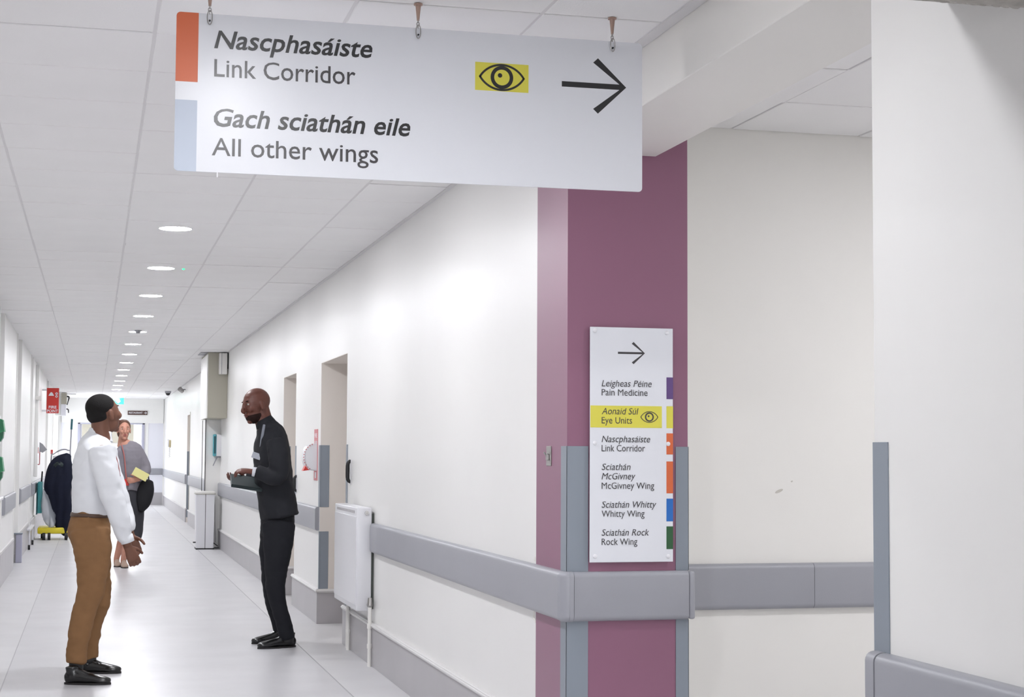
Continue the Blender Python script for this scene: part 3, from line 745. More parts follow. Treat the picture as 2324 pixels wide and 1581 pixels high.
fd = struct('trim_1', boxes([(XW - .004, XW + .0, 32.95, 33.1, 0.1, 2.19)]), 'beige')

# end wall signs
rs = thing('restaurant_sign', 'small dark brown sign reading restaurant with an arrow above the far doorway', 'sign', (.98, YE, 2.38))
a = at(290, 931.5, 1, YE - .02); b = at(334.5, 941.5, 1, YE - .02)
link('panel', B(a.x, b.x, YE - .02, YE, b.z, a.z), 'brown', rs)
hz = a.z - b.z; text('RESTAURANT', a.x + .03, a.x + .385, b.z + .035, hz - .065, YE - .0205, 'signw', rs, bold=.01)
bm = bmesh.new(); bar2d(bm, (b.x - .09, (a.z + b.z) / 2), (b.x - .025, (a.z + b.z) / 2), .012, YE - .0205, .001); bar2d(bm, (b.x - .05, b.z + .025), (b.x - .022, (a.z + b.z) / 2), .012, YE - .0205, .001); bar2d(bm, (b.x - .05, a.z - .025), (b.x - .022, (a.z + b.z) / 2), .012, YE - .0205, .001)
link('arrow', bm, 'signw', rs)
es = thing('exit_sign', 'glowing green exit sign hanging under the ceiling before the end wall', 'sign', (.5, 43.4, ZC))
a = at(256, 902, 1, 43.4); b = at(281, 917, 1, 43.4)
link('panel', B(a.x, b.x, 43.39, 43.41, b.z, a.z), 'glow', es)
mx_ = (a.x + b.x) / 2; bm = bmesh.new(); prism([(mx_ - .03, a.z - .03), (mx_ + .03, a.z - .03), (mx_ + .03, a.z - .08), (mx_ + .06, a.z - .08), (mx_, b.z + .02), (mx_ - .06, a.z - .08), (mx_ - .03, a.z - .08)], 1, 43.387, 43.39, bm); link('arrow', bm, 'exitw', es)
link('housing', B(a.x - .01, b.x + .01, 43.37, 43.43, a.z, a.z + .035), 'offw', es); bm = bmesh.new(); cyl(bm, (mx_, 43.4, a.z + .03), (mx_, 43.4, ZC), .01); link('stem', bm, 'offw', es)
bm = bmesh.new(); box(bm, b.x - .06, b.x - .01, 43.38, 43.42, a.z + .035, a.z + .07); link('side_glow', bm, 'glow', es)

# ------------------------------------------------------------------ left wall fittings
fp = thing('fire_point_sign', 'red projecting sign reading fire point on the left wall', 'sign', (-.8, 31, 2.08))
a = at(106.5, 880, 1, 31); b = at(133, 937.5, 1, 31)
link('panel', B(a.x, b.x, 31, 31.006, b.z, a.z, bev=.001), 'red', fp)
link('bracket', boxes([(XL, a.x, 31, 31.012, a.z - .05, a.z - .02), (XL, a.x, 31, 31.012, b.z + .03, b.z + .06)]), 'white', fp)
w_ = b.x - a.x
text('FIRE', a.x + w_ * .18, b.x - w_ * .18, b.z + .085, .05, 30.9995, 'signw', fp, bold=.02)
text('POINT', a.x + w_ * .06, b.x - w_ * .06, b.z + .015, .05, 30.9995, 'signw', fp, bold=.02)
bm = bmesh.new(); pts = [(a.x + w_ * .14 + w_ * .46 * (k / 10), a.z - .14 + .065 * math.sin(PI * k / 10)) for k in range(11)]; prism(pts, 1, 30.9985, 31, bm); link('hat_icon', bm, 'signw', fp)
bm = bmesh.new(); ring(bm, (b.x - w_ * .2, a.z - .10), .022, .010, 1, 30.9985, 31, 16); ring(bm, (b.x - w_ * .2, a.z - .15), .022, .010, 1, 30.9985, 31, 16); link('hose_icon', bm, 'signw', fp)
for (yy, zz, lab) in ((28.1, 1.37, 'small red call point on the left wall, nearer one'), (38, 1.34, 'small red call point on the left wall, farther one')):
    c_ = thing('call_point', lab, 'call point', (XL, yy, zz), 'red call points'); link('box', boxes([(XL, XL + .045, yy - .05, yy + .05, zz, zz + .1)], bev=.004), 'red', c_); link('glass', boxes([(XL + .02, XL + .025, yy - .055, yy - .05, zz + .02, zz + .07)]), 'white', c_)
ho = thing('wall_sounder', 'grey fan-shaped fitting on a thin pink stem beside the red call point', 'fitting', (XL + .06, 28.0, 1.2))
a = at(90, 1003, 1, 28.0)
link('fan', prism([(a.x, a.z), (a.x + .05, a.z - .03), (a.x + .12, a.z - .12), (a.x + .05, a.z - .17), (a.x, a.z - .15)], 1, 27.96, 28.02), 'greyp', ho)
bm = bmesh.new(); cyl(bm, (a.x + .005, 28, a.z - .1), (a.x + .005, 28, a.z - .36), .008, n=8); cyl(bm, (a.x + .005, 28, a.z - .36), (XL, 28, a.z - .36), .008, n=8); link('stem', bm, 'redp', ho)
for (z0, z1, lab) in ((1.505, 1.725, 'upper green wall box at the left edge of the picture'), (1.11, 1.351, 'lower green wall box at the left edge of the picture')):
    g_ = thing('green_wall_box', lab, 'box', (XL + .02, 17.3, z0), 'green wall boxes')
    link('case', prism([(XL, z1), (XL + .035, z1 - .01), (XL + .055, z0 + .09), (XL + .04, z0 + .09), (XL, z0 + .07)], 1, 17.2, 17.45), 'green', g_)
    link('nozzle', prism([(XL, z0 + .08), (XL + .045, z0 + .085), (XL + .04, z0 + .03), (XL + .015, z0 - .01), (XL, z0)], 1, 17.22, 17.42), 'green2', g_)
    link('ridge', boxes([(XL + .012 + k * .012, XL + .016 + k * .012, 17.196, 17.2, z0 + .1, z1 - .02) for k in range(3)]), 'green2', g_)
    link('back_plate', boxes([(XL, XL + .004, 17.16, 17.5, z0 - .03, z1 + .03)]), 'white', g_)
sl = thing('wall_shelf', 'narrow white ledge at the left edge below the green wall boxes', 'shelf', (XL, 17.4, .9)); link('board', boxes([(XL, XL + .035, 17.1, 17.75, .91, .94)], bev=.004), 'white', sl)
cv = thing('pipe_casing', 'white boxed pipe running down the left wall before the fire point sign', 'casing', (XL, 27.6, .4)); link('casing', boxes([(XL, XL + .05, 27.5, 27.7, 1.0, ZC - .03)], bev=.006), 'wall', cv); link('collar', boxes([(XL, XL + .09, 27.46, 27.74, 2.22, 2.28)], bev=.006), 'offw', cv)
lx = thing('cable_box', 'beige and grey stacked control box high at the far left', 'box', (-.75, 41, 2.2))
link('upper_case', boxes([(-.78, -.65, 41, 41.3, 2.53, 2.80)], bev=.005), 'beige', lx); link('lower_case', boxes([(-.78, -.66, 41, 41.3, 2.26, 2.53)], bev=.005), 'leaf', lx)
link('mount', boxes([(XL, -.78, 41.05, 41.25, 2.26, 2.80)]), 'wall', lx)
bm = bmesh.new(); tube(bm, [(-.65, 41.05, 2.72, .02), (-.60, 41.05, 2.70, .02), (-.62, 41.05, 2.60, .012), (-.64, 41.05, 2.52, .012)], (0, 1, 0), 8, 3); tube(bm, [(-.65, 41.05, 2.42, .015), (-.61, 41.05, 2.40, .015), (-.605, 41.05, 2.33, .012)], (0, 1, 0), 8, 3); link('cable', bm, 'seam', lx)
bm = bmesh.new(); cyl(bm, (-.65, 41.1, 2.78), (-.44, 41.1, 2.78), .008, n=8); link('conduit', bm, 'greyp', lx)
# low white equipment stand by the left wall
ls = thing('equipment_stand', 'low white stand on black castors against the left wall', 'stand', (-.85, 25.3, 0))
link('top_bar', boxes([(-.905, -.845, 24.7, 26.2, .27, .30)], bev=.006), 'white', ls)
for yy in (24.75, 26.1):
    bm = bmesh.new(); cyl(bm, (-.868, yy, .06), (-.868, yy, .28), .012, n=10); lg = link('leg', bm, 'white', ls)
    bm = bmesh.new(); cyl(bm, (-.883, yy, .036), (-.853, yy, .036), .036, n=16); link('castor', bm, 'black', lg)

# ------------------------------------------------------------------ cleaning trolley
ct = thing('cleaning_trolley', 'cleaning trolley with yellow base, teal box and clear bag by the left wall', 'trolley', (-.62, 27.7, 0))
link('base_tray', boxes([(-.84, -.34, 27.4, 28.1, .10, .2)], bev=.02, seg=2), 'cyellow', ct)
for (x, y) in ((-.74, 27.42), (-.66, 27.42), (-.4, 27.42), (-.78, 28.0), (-.4, 28.0)):
    bm = bmesh.new(); cyl(bm, (x - .022, y, .06), (x + .022, y, .06), .06, n=18); link('castor', bm, 'black', ct)
link('teal_box', boxes([(-.85, -.78, 27.5, 28.0, .42, .92)], bev=.01, seg=2), 'teal', ct)
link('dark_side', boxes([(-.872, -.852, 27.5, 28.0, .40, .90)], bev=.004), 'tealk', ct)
bm = bmesh.new(); tube(bm, [(-.80, 27.6, .9, .012), (-.79, 27.58, 1.08, .012)], (0, 1, 0), 8, 2); link('tool_grip', bm, 'black', ct)
bm = bmesh.new()
tube(bm, [(-.66, 27.6, .2, .011), (-.66, 27.6, 1.25, .011), (-.62, 27.6, 1.36, .011), (-.50, 27.6, 1.43, .011), (-.40, 27.6, 1.42, .011), (-.36, 27.6, 1.3, .011), (-.36, 27.6, .2, .011)], (0, 1, 0), 8, 4)
tube(bm, [(-.66, 28.0, .2, .011), (-.66, 28.0, 1.2, .011), (-.36, 28.0, 1.2, .011), (-.36, 28.0, .2, .011)], (0, 1, 0), 8, 2)
link('frame', bm, 'greyp', ct, smooth=True)
link('white_tray', boxes([(-.63, -.38, 27.55, 27.95, 1.27, 1.34)], bev=.01), 'white', ct)
bm = bmesh.new(); tube(bm, [(-.72, 27.44, .80, .05, .03), (-.70, 27.42, .55, .09, .05), (-.66, 27.42, .35, .10, .06), (-.62, 27.44, .22, .05, .04)], (1, 0, 0), 14, 4)
for v in bm.verts: v.co += Vector((random.uniform(-1, 1), random.uniform(-1, 1), 0)) * .008
link('clear_bag', bm, 'clear', ct, smooth=True)
# dark coat-like sack hanging from the trolley
bm = bmesh.new()
tube(bm, [(-0.395, 27.5, 1.34, .06, .05), (-0.465, 27.46, 1.22, .17, .09), (-0.520, 27.45, 1.0, .225, .12), (-0.535, 27.45, .75, .205, .12), (-0.485, 27.47, .45, .165, .10), (-0.435, 27.48, .2, .12, .08), (-0.405, 27.48, .09, .06, .05)], (1, 0, 0), 28, 6)
for v in bm.verts:
    a = math.atan2(v.co.y - 27.47, v.co.x + .56); v.co.y += .018 * math.sin(a * 7 + v.co.z * 2) - .008 * math.cos(v.co.x * 60); v.co.x += .008 * math.sin(v.co.z * 14)
sk_ = thing('navy_sack', 'dark navy sack hanging on the trolley behind the man in the white shirt', 'sack', (-.55, 27.47, .1)); link('cloth', bm, 'navy', sk_, smooth=True)
bm = bmesh.new(); tube(bm, [(-0.595, 27.40, 1.16, .04, .03), (-0.535, 27.38, 1.2, .05, .03), (-0.475, 27.38, 1.18, .03, .02)], (1, 0, 0), 12, 4); link('tied_neck', bm, 'folder', sk_, smooth=True)
mp = thing('mop', 'upright mop with a teal grip standing in the cleaning trolley', 'mop', (-.38, 27.9, .2))
bm = bmesh.new(); cyl(bm, (-.40, 27.9, .2), (-.36, 27.9, 1.78), .011, n=10); link('pole', bm, 'greyp', mp)
bm = bmesh.new(); cyl(bm, (-.36, 27.9, 1.76), (-.354, 27.9, 1.93), .017, n=12); link('grip', bm, 'tealk', mp)
bm = bmesh.new(); tube(bm, [(-.40, 27.9, .38, .02), (-.40, 27.9, .3, .06), (-.40, 27.9, .22, .08)], (1, 0, 0), 12, 3); link('mop_head', bm, 'shirt', mp)

# ------------------------------------------------------------------ people
from mathutils import noise as mnoise
def q(px, py, y): return tuple(at(px, py, 1, y))
def wrinkle(bm, amp, sc=(9, 9, 5), seed=0):
    bm.normal_update()
    for v in bm.verts:
        c = v.co
        n = mnoise.noise(Vector((c.x * sc[0] + seed, c.y * sc[1], c.z * sc[2] + 3 * c.x))) + .5 * mnoise.noise(Vector((c.x * sc[0] * 2.3, c.y * sc[1] * 2, c.z * sc[2] * 3 + seed)))
        v.co = c + v.normal * (amp * n)
    return bm


def head(bm, c, f, u, s=1.0, beard=False):
    f = Vector(f).normalized(); u = Vector(u); u = (u - f * u.dot(f)).normalized(); l = u.cross(f)
    R = Matrix((f, l, u)).transposed(); c = Vector(c)
    P = lambda a, b, d: c + R @ Vector((a, b, d)) * s
    def E(a, b, d, ra, rb, rd, n=20): ball(bm, P(a, b, d), s, (ra, rb, rd), R, n)
    E(-.012, 0, .035, .098, .077, .088)          # skull
    E(.030, 0, .01, .066, .066, .085)            # face
    E(.036, 0, -.055, .056, .052, .056)          # jaw
    E(.074, 0, -.092, .022, .024, .020)          # chin
    E(.068, 0, .048, .017, .048, .016)           # brow
    for sg_ in (1, -1):
        E(.066, sg_ * .036, -.012, .026, .022, .024)   # cheek
        E(-.002, sg_ * .078, -.005, .017, .010, .032)  # ear
        E(.002, sg_ * .080, -.026, .010, .009, .014)
    tube(bm, [(*P(.092, 0, .038), .008 * s), (*P(.104, 0, .010), .010 * s), (*P(.114, 0, -.012), .014 * s), (*P(.104, 0, -.022), .014 * s)], tuple(l), 10, 3)
    E(.094, 0, -.044, .010, .024, .007, 12); E(.090, 0, -.056, .011, .021, .007, 12)
    tube(bm, [(*P(-.03, 0, -.02), .056 * s), (*P(-.035, 0, -.10), .056 * s), (*P(-.045, 0, -.20), .066 * s)], tuple(l), 18, 3)
    return P, R, c


def face_parts(P, R, body, s=1.0, lips='lips', hairm='hair'):
    for sg_ in (1, -1):
        e = link('eye', ball(bmesh.new(), P(.0755, sg_ * .031, .024), s, (.012, .014, .009), R, 12), 'eye', body, smooth=True)
        link('iris', ball(bmesh.new(), P(.0855, sg_ * .031, .024), s, (.0030, .006, .006), R, 10), 'iris', e)
        link('eyebrow', ball(bmesh.new(), P(.080, sg_ * .030, .047), s, (.006, .017, .004), R, 12), hairm, body)
    bm = bmesh.new(); ball(bm, P(.101, 0, -.0455), s, (.006, .022, .005), R, 12); ball(bm, P(.098, 0, -.0555), s, (.007, .019, .0055), R, 12)
    link('lips', bm, lips, body, smooth=True)


def hand(bm, w, d, nrm, thumb, curl=.5, s=1.0, spread=.06):
    """palm from the wrist w along d; fingers bend towards nrm; thumb leaves the side given by thumb"""
    w = Vector(w); d = Vector(d).normalized(); t = Vector(thumb); t = (t - d * t.dot(d)).normalized(); n = d.cross(t)
    if n.dot(Vector(nrm)) < 0: n = -n
    A = lambda a, b, c: w + (d * a + t * b + n * c) * s
    tube(bm, [(*A(-.03, 0, 0), .026 * s, .021 * s), (*A(.01, 0, 0), .030 * s, .019 * s), (*A(.05, .0, 0), .041 * s, .016 * s), (*A(.088, -.002, .002), .041 * s, .013 * s)], tuple(t), 14, 3)
    for i, L in enumerate((.072, .082, .077, .060)):
        b0 = .031 - i * .0215; sp = (1.5 - i) * spread
        p = A(.080, b0, .002); pts = [(*A(.05, b0 * .8, 0), .010 * s), (*p, .0095 * s)]; ang = curl * .5
        for j, fr in enumerate((.45, .3, .25)):
            dd = (d * math.cos(ang) + n * math.sin(ang) + t * sp).normalized(); p = p + dd * L * fr * s
            pts.append((*p, (.0088 - .0008 * j) * s)); ang += curl * .9
        tube(bm, pts, tuple(t), 10, 2)
    p = A(.012, .026, .006); pts = [(*A(.0, .012, .004), .014 * s), (*p, .013 * s)]
    for j, (fr, an) in enumerate(((.034, .85), (.030, .55), (.024, .30))):
        dd = (d * math.cos(an) + t * math.sin(an) + n * (.25 + .3 * curl)).normalized(); p = p + dd * fr * s; pts.append((*p, (.0115 - .001 * j) * s))
    tube(bm, pts, tuple(n), 10, 2)


def shoe(root, heel, toe, ankle_h=.075, s=1.0, m='shoe', lift=0):
    h, t = Vector((heel[0], heel[1], 0)), Vector((toe[0], toe[1], 0)); L = (t - h).length; d = (t - h) / L; sd = Vector((-d.y, d.x, 0))
    P = lambda a, z: (*(h + d * a * L + Vector((0, 0, z))),)
    bm = bmesh.new()
    tube(bm, [(*P(.06, .036), .030, .034), (*P(.18, .042), .034, .040), (*P(.35, .040), .035, .040), (*P(.55, .034), .041, .034), (*P(.75, .028), .046, .028), (*P(.90, .024), .038, .022), (*P(.96, .02), .026, .018)], tuple(sd), 20, 4)
    tube(bm, [(*P(.20, .05), .036, .040), (*P(.17, .08), .034, .038), (*P(.16, .105), .037, .040)], tuple(sd), 18, 3, cap=.2)
    tube(bm, [(*P(.22, .08), .030, .028), (*P(.42, .062), .030, .020), (*P(.58, .048), .026, .016)], tuple(sd), 14, 3)
    bm = remesh(bm, .006, 3, flat_z=.010)
    up = link('shoe', bm, m, root, smooth=True)
    pts = []
    for k in range(28):
        a = 2 * PI * k / 28; u = math.cos(a); v = math.sin(a)
        w = .040 if u < 0 else .048
        pts.append((h + d * (L * (.5 + .5 * u)) + sd * (v * w * (1 if abs(u) < .8 else .9))).to_tuple()[:2])
    link('sole', prism(pts, 2, 0, .012), 'sole', up)
    bm = bmesh.new()
    for k in range(4): cyl(bm, h + d * L * (.36 + .06 * k) - sd * .020 + Vector((0, 0, .084 - .008 * k)), h + d * L * (.36 + .06 * k) + sd * .020 + Vector((0, 0, .084 - .008 * k)), .0035, n=6)
    link('laces', bm, 'black', up)
    return up


# ---- man in the white shirt, seen from the side, looking away down the corridor
m1 = thing('person', 'man in a white shirt and tan trousers standing with hand held forward', 'person', tuple(at(195, 1538, 2, 0)))
Y0 = 10.70; yn, yf_ = 10.50, 10.90
hc = Vector(q(236, 941, Y0)); fw = (.80, .55, .10)
bm = bmesh.new()
P1, R1, _ = head(bm, hc, fw, (-.10, 0, 1), 1.03)
tube(bm, [(*q(222, 985, Y0), .07), (*q(220, 1025, Y0), .14, .065), (*q(216, 1080, Y0), .15, .10), (*q(210, 1150, Y0), .12, .085), (*q(203, 1195, Y0), .15, .10)], (0, 1, 0), 20, 4)
LEG1 = [[(*q(204, 1205, 10.60), .095, .122), (*q(209, 1250, 10.57), .092, .112), (*q(210, 1300, 10.55), .082, .096), (*q(203, 1350, 10.55), .070, .080), (*q(196, 1372, 10.55), .066, .074), (*q(184, 1420, 10.53), .064, .070), (*q(176, 1465, 10.51), .060, .064), (*q(173, 1504, 10.50), .060, .062)],
        [(*q(208, 1205, 10.80), .095, .115), (*q(214, 1250, 10.85), .090, .105), (*q(219, 1300, 10.88), .082, .090), (*q(224, 1350, 10.90), .070, .078), (*q(221, 1375, 10.90), .066, .068), (*q(209, 1420, 10.93), .062, .062), (*q(203, 1460, 10.95), .057, .058), (*q(203, 1492, 10.96), .056, .056)]]
def under(leg): p = [(a, b, c, r1 * .68, r2 * .68) for a, b, c, r1, r2 in leg]; e = leg[-1]; return p + [(e[0], e[1], e[2] - .008, .032, .032)]
for leg in LEG1: tube(bm, under(leg), (0, 1, 0), 14, 4)
for (yy, sh, el, wr_) in ((yn, (232, 1018), (252, 1122), (289, 1236)), (yf_, (236, 1020), (262, 1115), (296, 1212))):
    tube(bm, [(*q(*sh, yy), .045), (*q(*el, yy - (.03 if yy < Y0 else -.03)), .038), (*q(*wr_, yy), .027)], (0, 1, 0), 12, 4)
w1, e1 = Vector(q(289, 1236, yn)), Vector(q(252, 1122, yn - .03)); d1 = (w1 - e1).normalized()
hand(bm, w1 + d1 * .02, (d1.x + .15, 0, d1.z), (-.2, 1, -.1), (.9, .1, .4), .8, .95, .02)
w2, e2 = Vector(q(296, 1212, yf_)), Vector(q(262, 1115, yf_ + .03)); d2 = (w2 - e2).normalized()
hand(bm, w2 + d2 * .02, d2, (-.2, -1, -.1), (.9, -.1, .4), .8, .95, .02)
body1 = link('body', remesh(bm, .0055, 3), 'skin1', m1, smooth=True)
face_parts(P1, R1, body1, 1.03)
bm = bmesh.new()
ball(bm, P1(-.022, 0, .049), 1.03, (.094, .081, .081), R1, 28); ball(bm, P1(-.046, 0, .005), 1.03, (.064, .071, .062), R1, 24)
bm = remesh(bm, .007, 3)
link('hair', bm, 'hair', m1, smooth=True)
# shirt
bm = bmesh.new()
tube(bm, [(*q(226, 984, Y0), .072, .072), (*q(222, 999, Y0), .13, .092), (*q(218, 1018, Y0), .195, .118), (*q(216, 1050, Y0), .205, .132), (*q(215, 1090, Y0), .190, .138), (*q(212, 1130, Y0), .172, .130), (*q(207, 1158, Y0), .158, .120), (*q(206, 1168, Y0), .150, .108)], (0, 1, 0), 32, 4, cap=.12)
for (yy, sh, el, wr_) in ((yn, (231, 1016), (251, 1118), (287, 1228)), (yf_, (236, 1018), (261, 1112), (294, 1204))):
    s2 = yy - (.035 if yy < Y0 else -.035)
    m_ = ((sh[0] + el[0]) / 2, (sh[1] + el[1]) / 2 + 2); m2_ = ((el[0] + wr_[0]) / 2 + 1, (el[1] + wr_[1]) / 2)
    tube(bm, [(*q(*sh, yy), .078, .080), (*q(*m_, s2), .068, .078), (*q(*el, s2), .062, .072), (*q(*m2_, s2), .052, .062), (*q(wr_[0] - 6, wr_[1] - 16, yy), .046, .052), (*q(*wr_, yy), .037, .040)], (0, 1, 0), 18, 4, cap=.1)
bm = wrinkle(remesh(bm, .009, 5), .010, (7, 7, 9), 1)
sh1 = link('shirt', bm, 'shirt', m1, smooth=True)
bm = bmesh.new()
tube(bm, [(*q(229, 975, Y0), .069, .070), (*q(226, 988, Y0), .076, .078), (*q(224, 998, Y0), .09, .09)], (0, 1, 0), 24, 2, cap=.05); link('collar', bm, 'shirt', sh1, smooth=True)
bm = bmesh.new(); a = Vector(q(289, 1226, yn)); tube(bm, [(*(a - d1 * .03), .040, .043), (*(a + d1 * .012), .038, .041)], (0, 1, 0), 20, 1, cap=.05); link('cuff', bm, 'shirt', sh1, smooth=True)
bm = bmesh.new()
pts = [(*q(207, 986, Y0), .004), (*q(216, 990, Y0 - .07), .005), (*q(232, 1000, Y0 - .098), .005), (*q(250, 1015, Y0 - .11), .005), (*q(264, 1040, Y0 - .10), .005), (*q(272, 1080, Y0 - .06), .005)]
tube(bm, pts, (0, 1, 0), 8, 4); link('lanyard', bm, 'lany', m1)
# trousers
bm = bmesh.new()
tube(bm, [(*q(205, 1160, Y0), .150, .108), (*q(203, 1180, Y0), .165, .122), (*q(203, 1205, Y0), .172, .132), (*q(208, 1240, Y0), .140, .108)], (0, 1, 0), 28, 3, cap=.1)
for leg in LEG1: tube(bm, leg, (0, 1, 0), 22, 4, cap=.06)
bm = wrinkle(remesh(bm, .009, 9), .009, (10, 8, 12), 5)
tr1 = link('trousers', bm, 'chino', m1, smooth=True)
def sock(leg, root):
    x, y, z = leg[-1][:3]; bm = bmesh.new(); tube(bm, [(x, y, z + .02, .044), (x, y, z - .03, .043), (x, y, .075, .042)], (0, 1, 0), 18, 2, cap=.2); link('sock', bm, 'black', root, smooth=True)
for leg in LEG1: sock(leg, m1)
bm = bmesh.new(); a = Vector(q(163, 1198, Y0 - .09)); tube(bm, [(*a, .005), (*(a + Vector((.05, -.035, .01))), .005), (*(a + Vector((.10, -.06, .03))), .005)], (0, 1, 0), 8, 3); link('pocket_trim', bm, 'penblue', tr1)
bm = bmesh.new(); tube(bm, [(*q(206, 1164, Y0), .160, .121), (*q(205.5, 1172, Y0), .166, .124)], (0, 1, 0), 32, 1, cap=.02); link('belt', bm, 'belt', m1, smooth=True)
a = at(146, 1548, 2, 0); b = at(230, 1546, 2, 0); shoe(m1, (a.x, 10.47), (a.x + .275, 10.40))
shoe(m1, (at(178, 1510, 1, 10.95).x, 10.97), (at(178, 1510, 1, 10.95).x + .265, 10.91))

# ---- man in the dark suit, facing left, leaning over a folder
m2 = thing('person', 'bald man in a dark charcoal suit holding a dark folder, facing left', 'person', tuple(at(635, 1464, 2, 0)))
Y0 = 12.28; yn, yf_ = 12.08, 12.48
hc = Vector(q(582, 921, Y0)); fw = (-.86, -.38, -.22)
bm = bmesh.new()
P2, R2, _ = head(bm, hc, fw, (-.25, 0, 1), 1.06)
tube(bm, [(*q(602, 962, Y0), .07), (*q(616, 1000, Y0), .16, .09), (*q(622, 1060, Y0), .15, .10), (*q(628, 1130, Y0), .14, .10), (*q(630, 1190, Y0), .15, .10)], (0, 1, 0), 20, 4)
tube(bm, [(*q(592, 948, Y0), .055), (*q(603, 972, Y0), .062)], (0, 1, 0), 14, 2)
LEG2 = [[(*q(632, 1190, 12.18), .095, .122), (*q(631, 1240, 12.13), .090, .108), (*q(627, 1290, 12.10), .076, .085), (*q(625, 1335, 12.10), .064, .068), (*q(633, 1375, 12.10), .060, .062), (*q(643, 1410, 12.10), .055, .056), (*q(653, 1449, 12.10), .056, .055)],
        [(*q(626, 1190, 12.38), .095, .110), (*q(619, 1240, 12.42), .088, .098), (*q(615, 1290, 12.44), .074, .076), (*q(615, 1335, 12.44), .062, .062), (*q(622, 1375, 12.44), .058, .058), (*q(631, 1405, 12.44), .053, .054), (*q(639, 1442, 12.44), .054, .053)]]
for leg in LEG2: tube(bm, under(leg), (0, 1, 0), 14, 4)
for (yy, sh, el, wr_) in ((yn, (626, 1002), (632, 1082), (574, 1070)), (yf_, (606, 1002), (600, 1082), (556, 1088))):
    tube(bm, [(*q(*sh, yy), .045), (*q(*el, yy - (.03 if yy < Y0 else -.03)), .036), (*q(*wr_, yy), .026)], (0, 1, 0), 12, 4)
w1 = Vector(q(574, 1070, yn)); hand(bm, w1, (-.95, .12, .12), (.1, .2, -1), (-.1, 1, .3), .75)
w2 = Vector(q(556, 1088, yf_)); hand(bm, w2, (-.95, -.3, .0), (0, .1, 1), (-.1, -1, .2), .6)
body2 = link('body', remesh(bm, .0055, 3), 'skin2', m2, smooth=True)
face_parts(P2, R2, body2, 1.06, hairm='stubble')
bm = bmesh.new(); ball(bm, P2(.038, 0, -.064), 1.06, (.060, .056, .052), R2, 24)
bmesh.ops.delete(bm, geom=[f for f in bm.faces if (R2.inverted() @ (f.calc_center_median() - hc)).z > -.052 * 1.06], context='FACES')
link('beard', bm, 'stubble', body2, smooth=True)
# jacket
bm = bmesh.new()
tube(bm, [(*q(602, 958, Y0), .070, .062), (*q(608, 972, Y0), .130, .090), (*q(615, 992, Y0), .200, .118), (*q(617, 1025, Y0), .215, .132), (*q(619, 1070, Y0), .200, .140), (*q(624, 1110, Y0), .190, .138), (*q(630, 1145, Y0), .190, .140), (*q(635, 1172, Y0), .192, .142)], (0, 1, 0), 32, 4, cap=.08)
for (yy, sh, el, wr_) in ((yn, (627, 1000), (633, 1080), (583, 1070)), (yf_, (606, 1000), (600, 1082), (562, 1086))):
    s2 = yy - (.04 if yy < Y0 else -.02)
    tube(bm, [(*q(*sh, yy), .078, .078), (*q((sh[0] + el[0]) / 2 + 2, 1040, s2), .068, .074), (*q(el[0], el[1] - 6, s2), .062, .070), (*q(el[0] - 14, el[1] + 2, s2), .060, .062), (*q(*wr_, yy), .048, .048)], (0, 1, 0), 18, 4, cap=.1)
bm = wrinkle(remesh(bm, .009, 4), .008, (8, 8, 8), 3)
jk = link('jacket', bm, 'suit', m2, smooth=True)
bm = bmesh.new(); tube(bm, [(*q(597, 950, Y0), .066, .064), (*q(604, 964, Y0), .080, .078)], (0, 1, 0), 24, 2, cap=.05); link('collar', bm, 'suit', jk, smooth=True)
bm = bmesh.new()
pts = [q(600, 964, Y0 - .085), q(597, 980, Y0 - .12), q(594, 1000, Y0 - .125), q(592, 1020, Y0 - .12), q(589, 1034, Y0 - .115)]
tube(bm, [(*p, .006, .011) for p in pts], (0, 1, 0), 8, 4); lan = link('lanyard', bm, 'lanyg', m2, smooth=True)
a = Vector(q(582, 1034, Y0 - .12)); bm = box(bmesh.new(), -.035, .035, -.002, .002, -.022, .022, bev=.001); bmesh.ops.transform(bm, matrix=Matrix.Translation(a) @ Matrix.Rotation(.35, 4, 'Y') @ Matrix.Rotation(-.5, 4, 'Z'), verts=bm.verts); link('badge', bm, 'badge', lan)
for (w_, dd) in ((w1, (-.95, .12, .12)),):
    d_ = Vector(dd).normalized(); bm = bmesh.new(); tube(bm, [(*(w_ - d_ * .03), .036, .036), (*(w_ + d_ * .004), .034, .034)], (0, 1, 0), 18, 1, cap=.03); link('cuff', bm, 'cuff', jk, smooth=True)
# trousers
bm = bmesh.new()
tube(bm, [(*q(628, 1140, Y0), .15, .115), (*q(630, 1180, Y0), .165, .125), (*q(630, 1215, Y0), .155, .115)], (0, 1, 0), 28, 3, cap=.1)
for leg in LEG2: tube(bm, leg, (0, 1, 0), 22, 4, cap=.06)
bm = wrinkle(remesh(bm, .009, 4), .007, (10, 8, 12), 9)
link('trousers', bm, 'trouser', m2, smooth=True)
for leg in LEG2: sock(leg, m2)
xa = at(673, 1440, 1, 12.10).x; shoe(m2, (xa, 12.13), (xa - .285, 12.05))
xa = at(655, 1432, 1, 12.44).x; shoe(m2, (xa, 12.44), (xa - .28, 12.36))
fo = thing('folder', 'dark green folder held out by the man in the suit', 'folder', q(565, 1095, 12.3))
a = Vector(q(562, 1094, 12.30)); bm = box(bmesh.new(), -.125, .10, -.15, .12, -.012, .012, bev=.003); bmesh.ops.transform(bm, matrix=Matrix.Translation(a) @ Matrix.Rotation(.16, 4, 'Y') @ Matrix.Rotation(.28, 4, 'X'), verts=bm.verts); link('cover', bm, 'folder', fo)

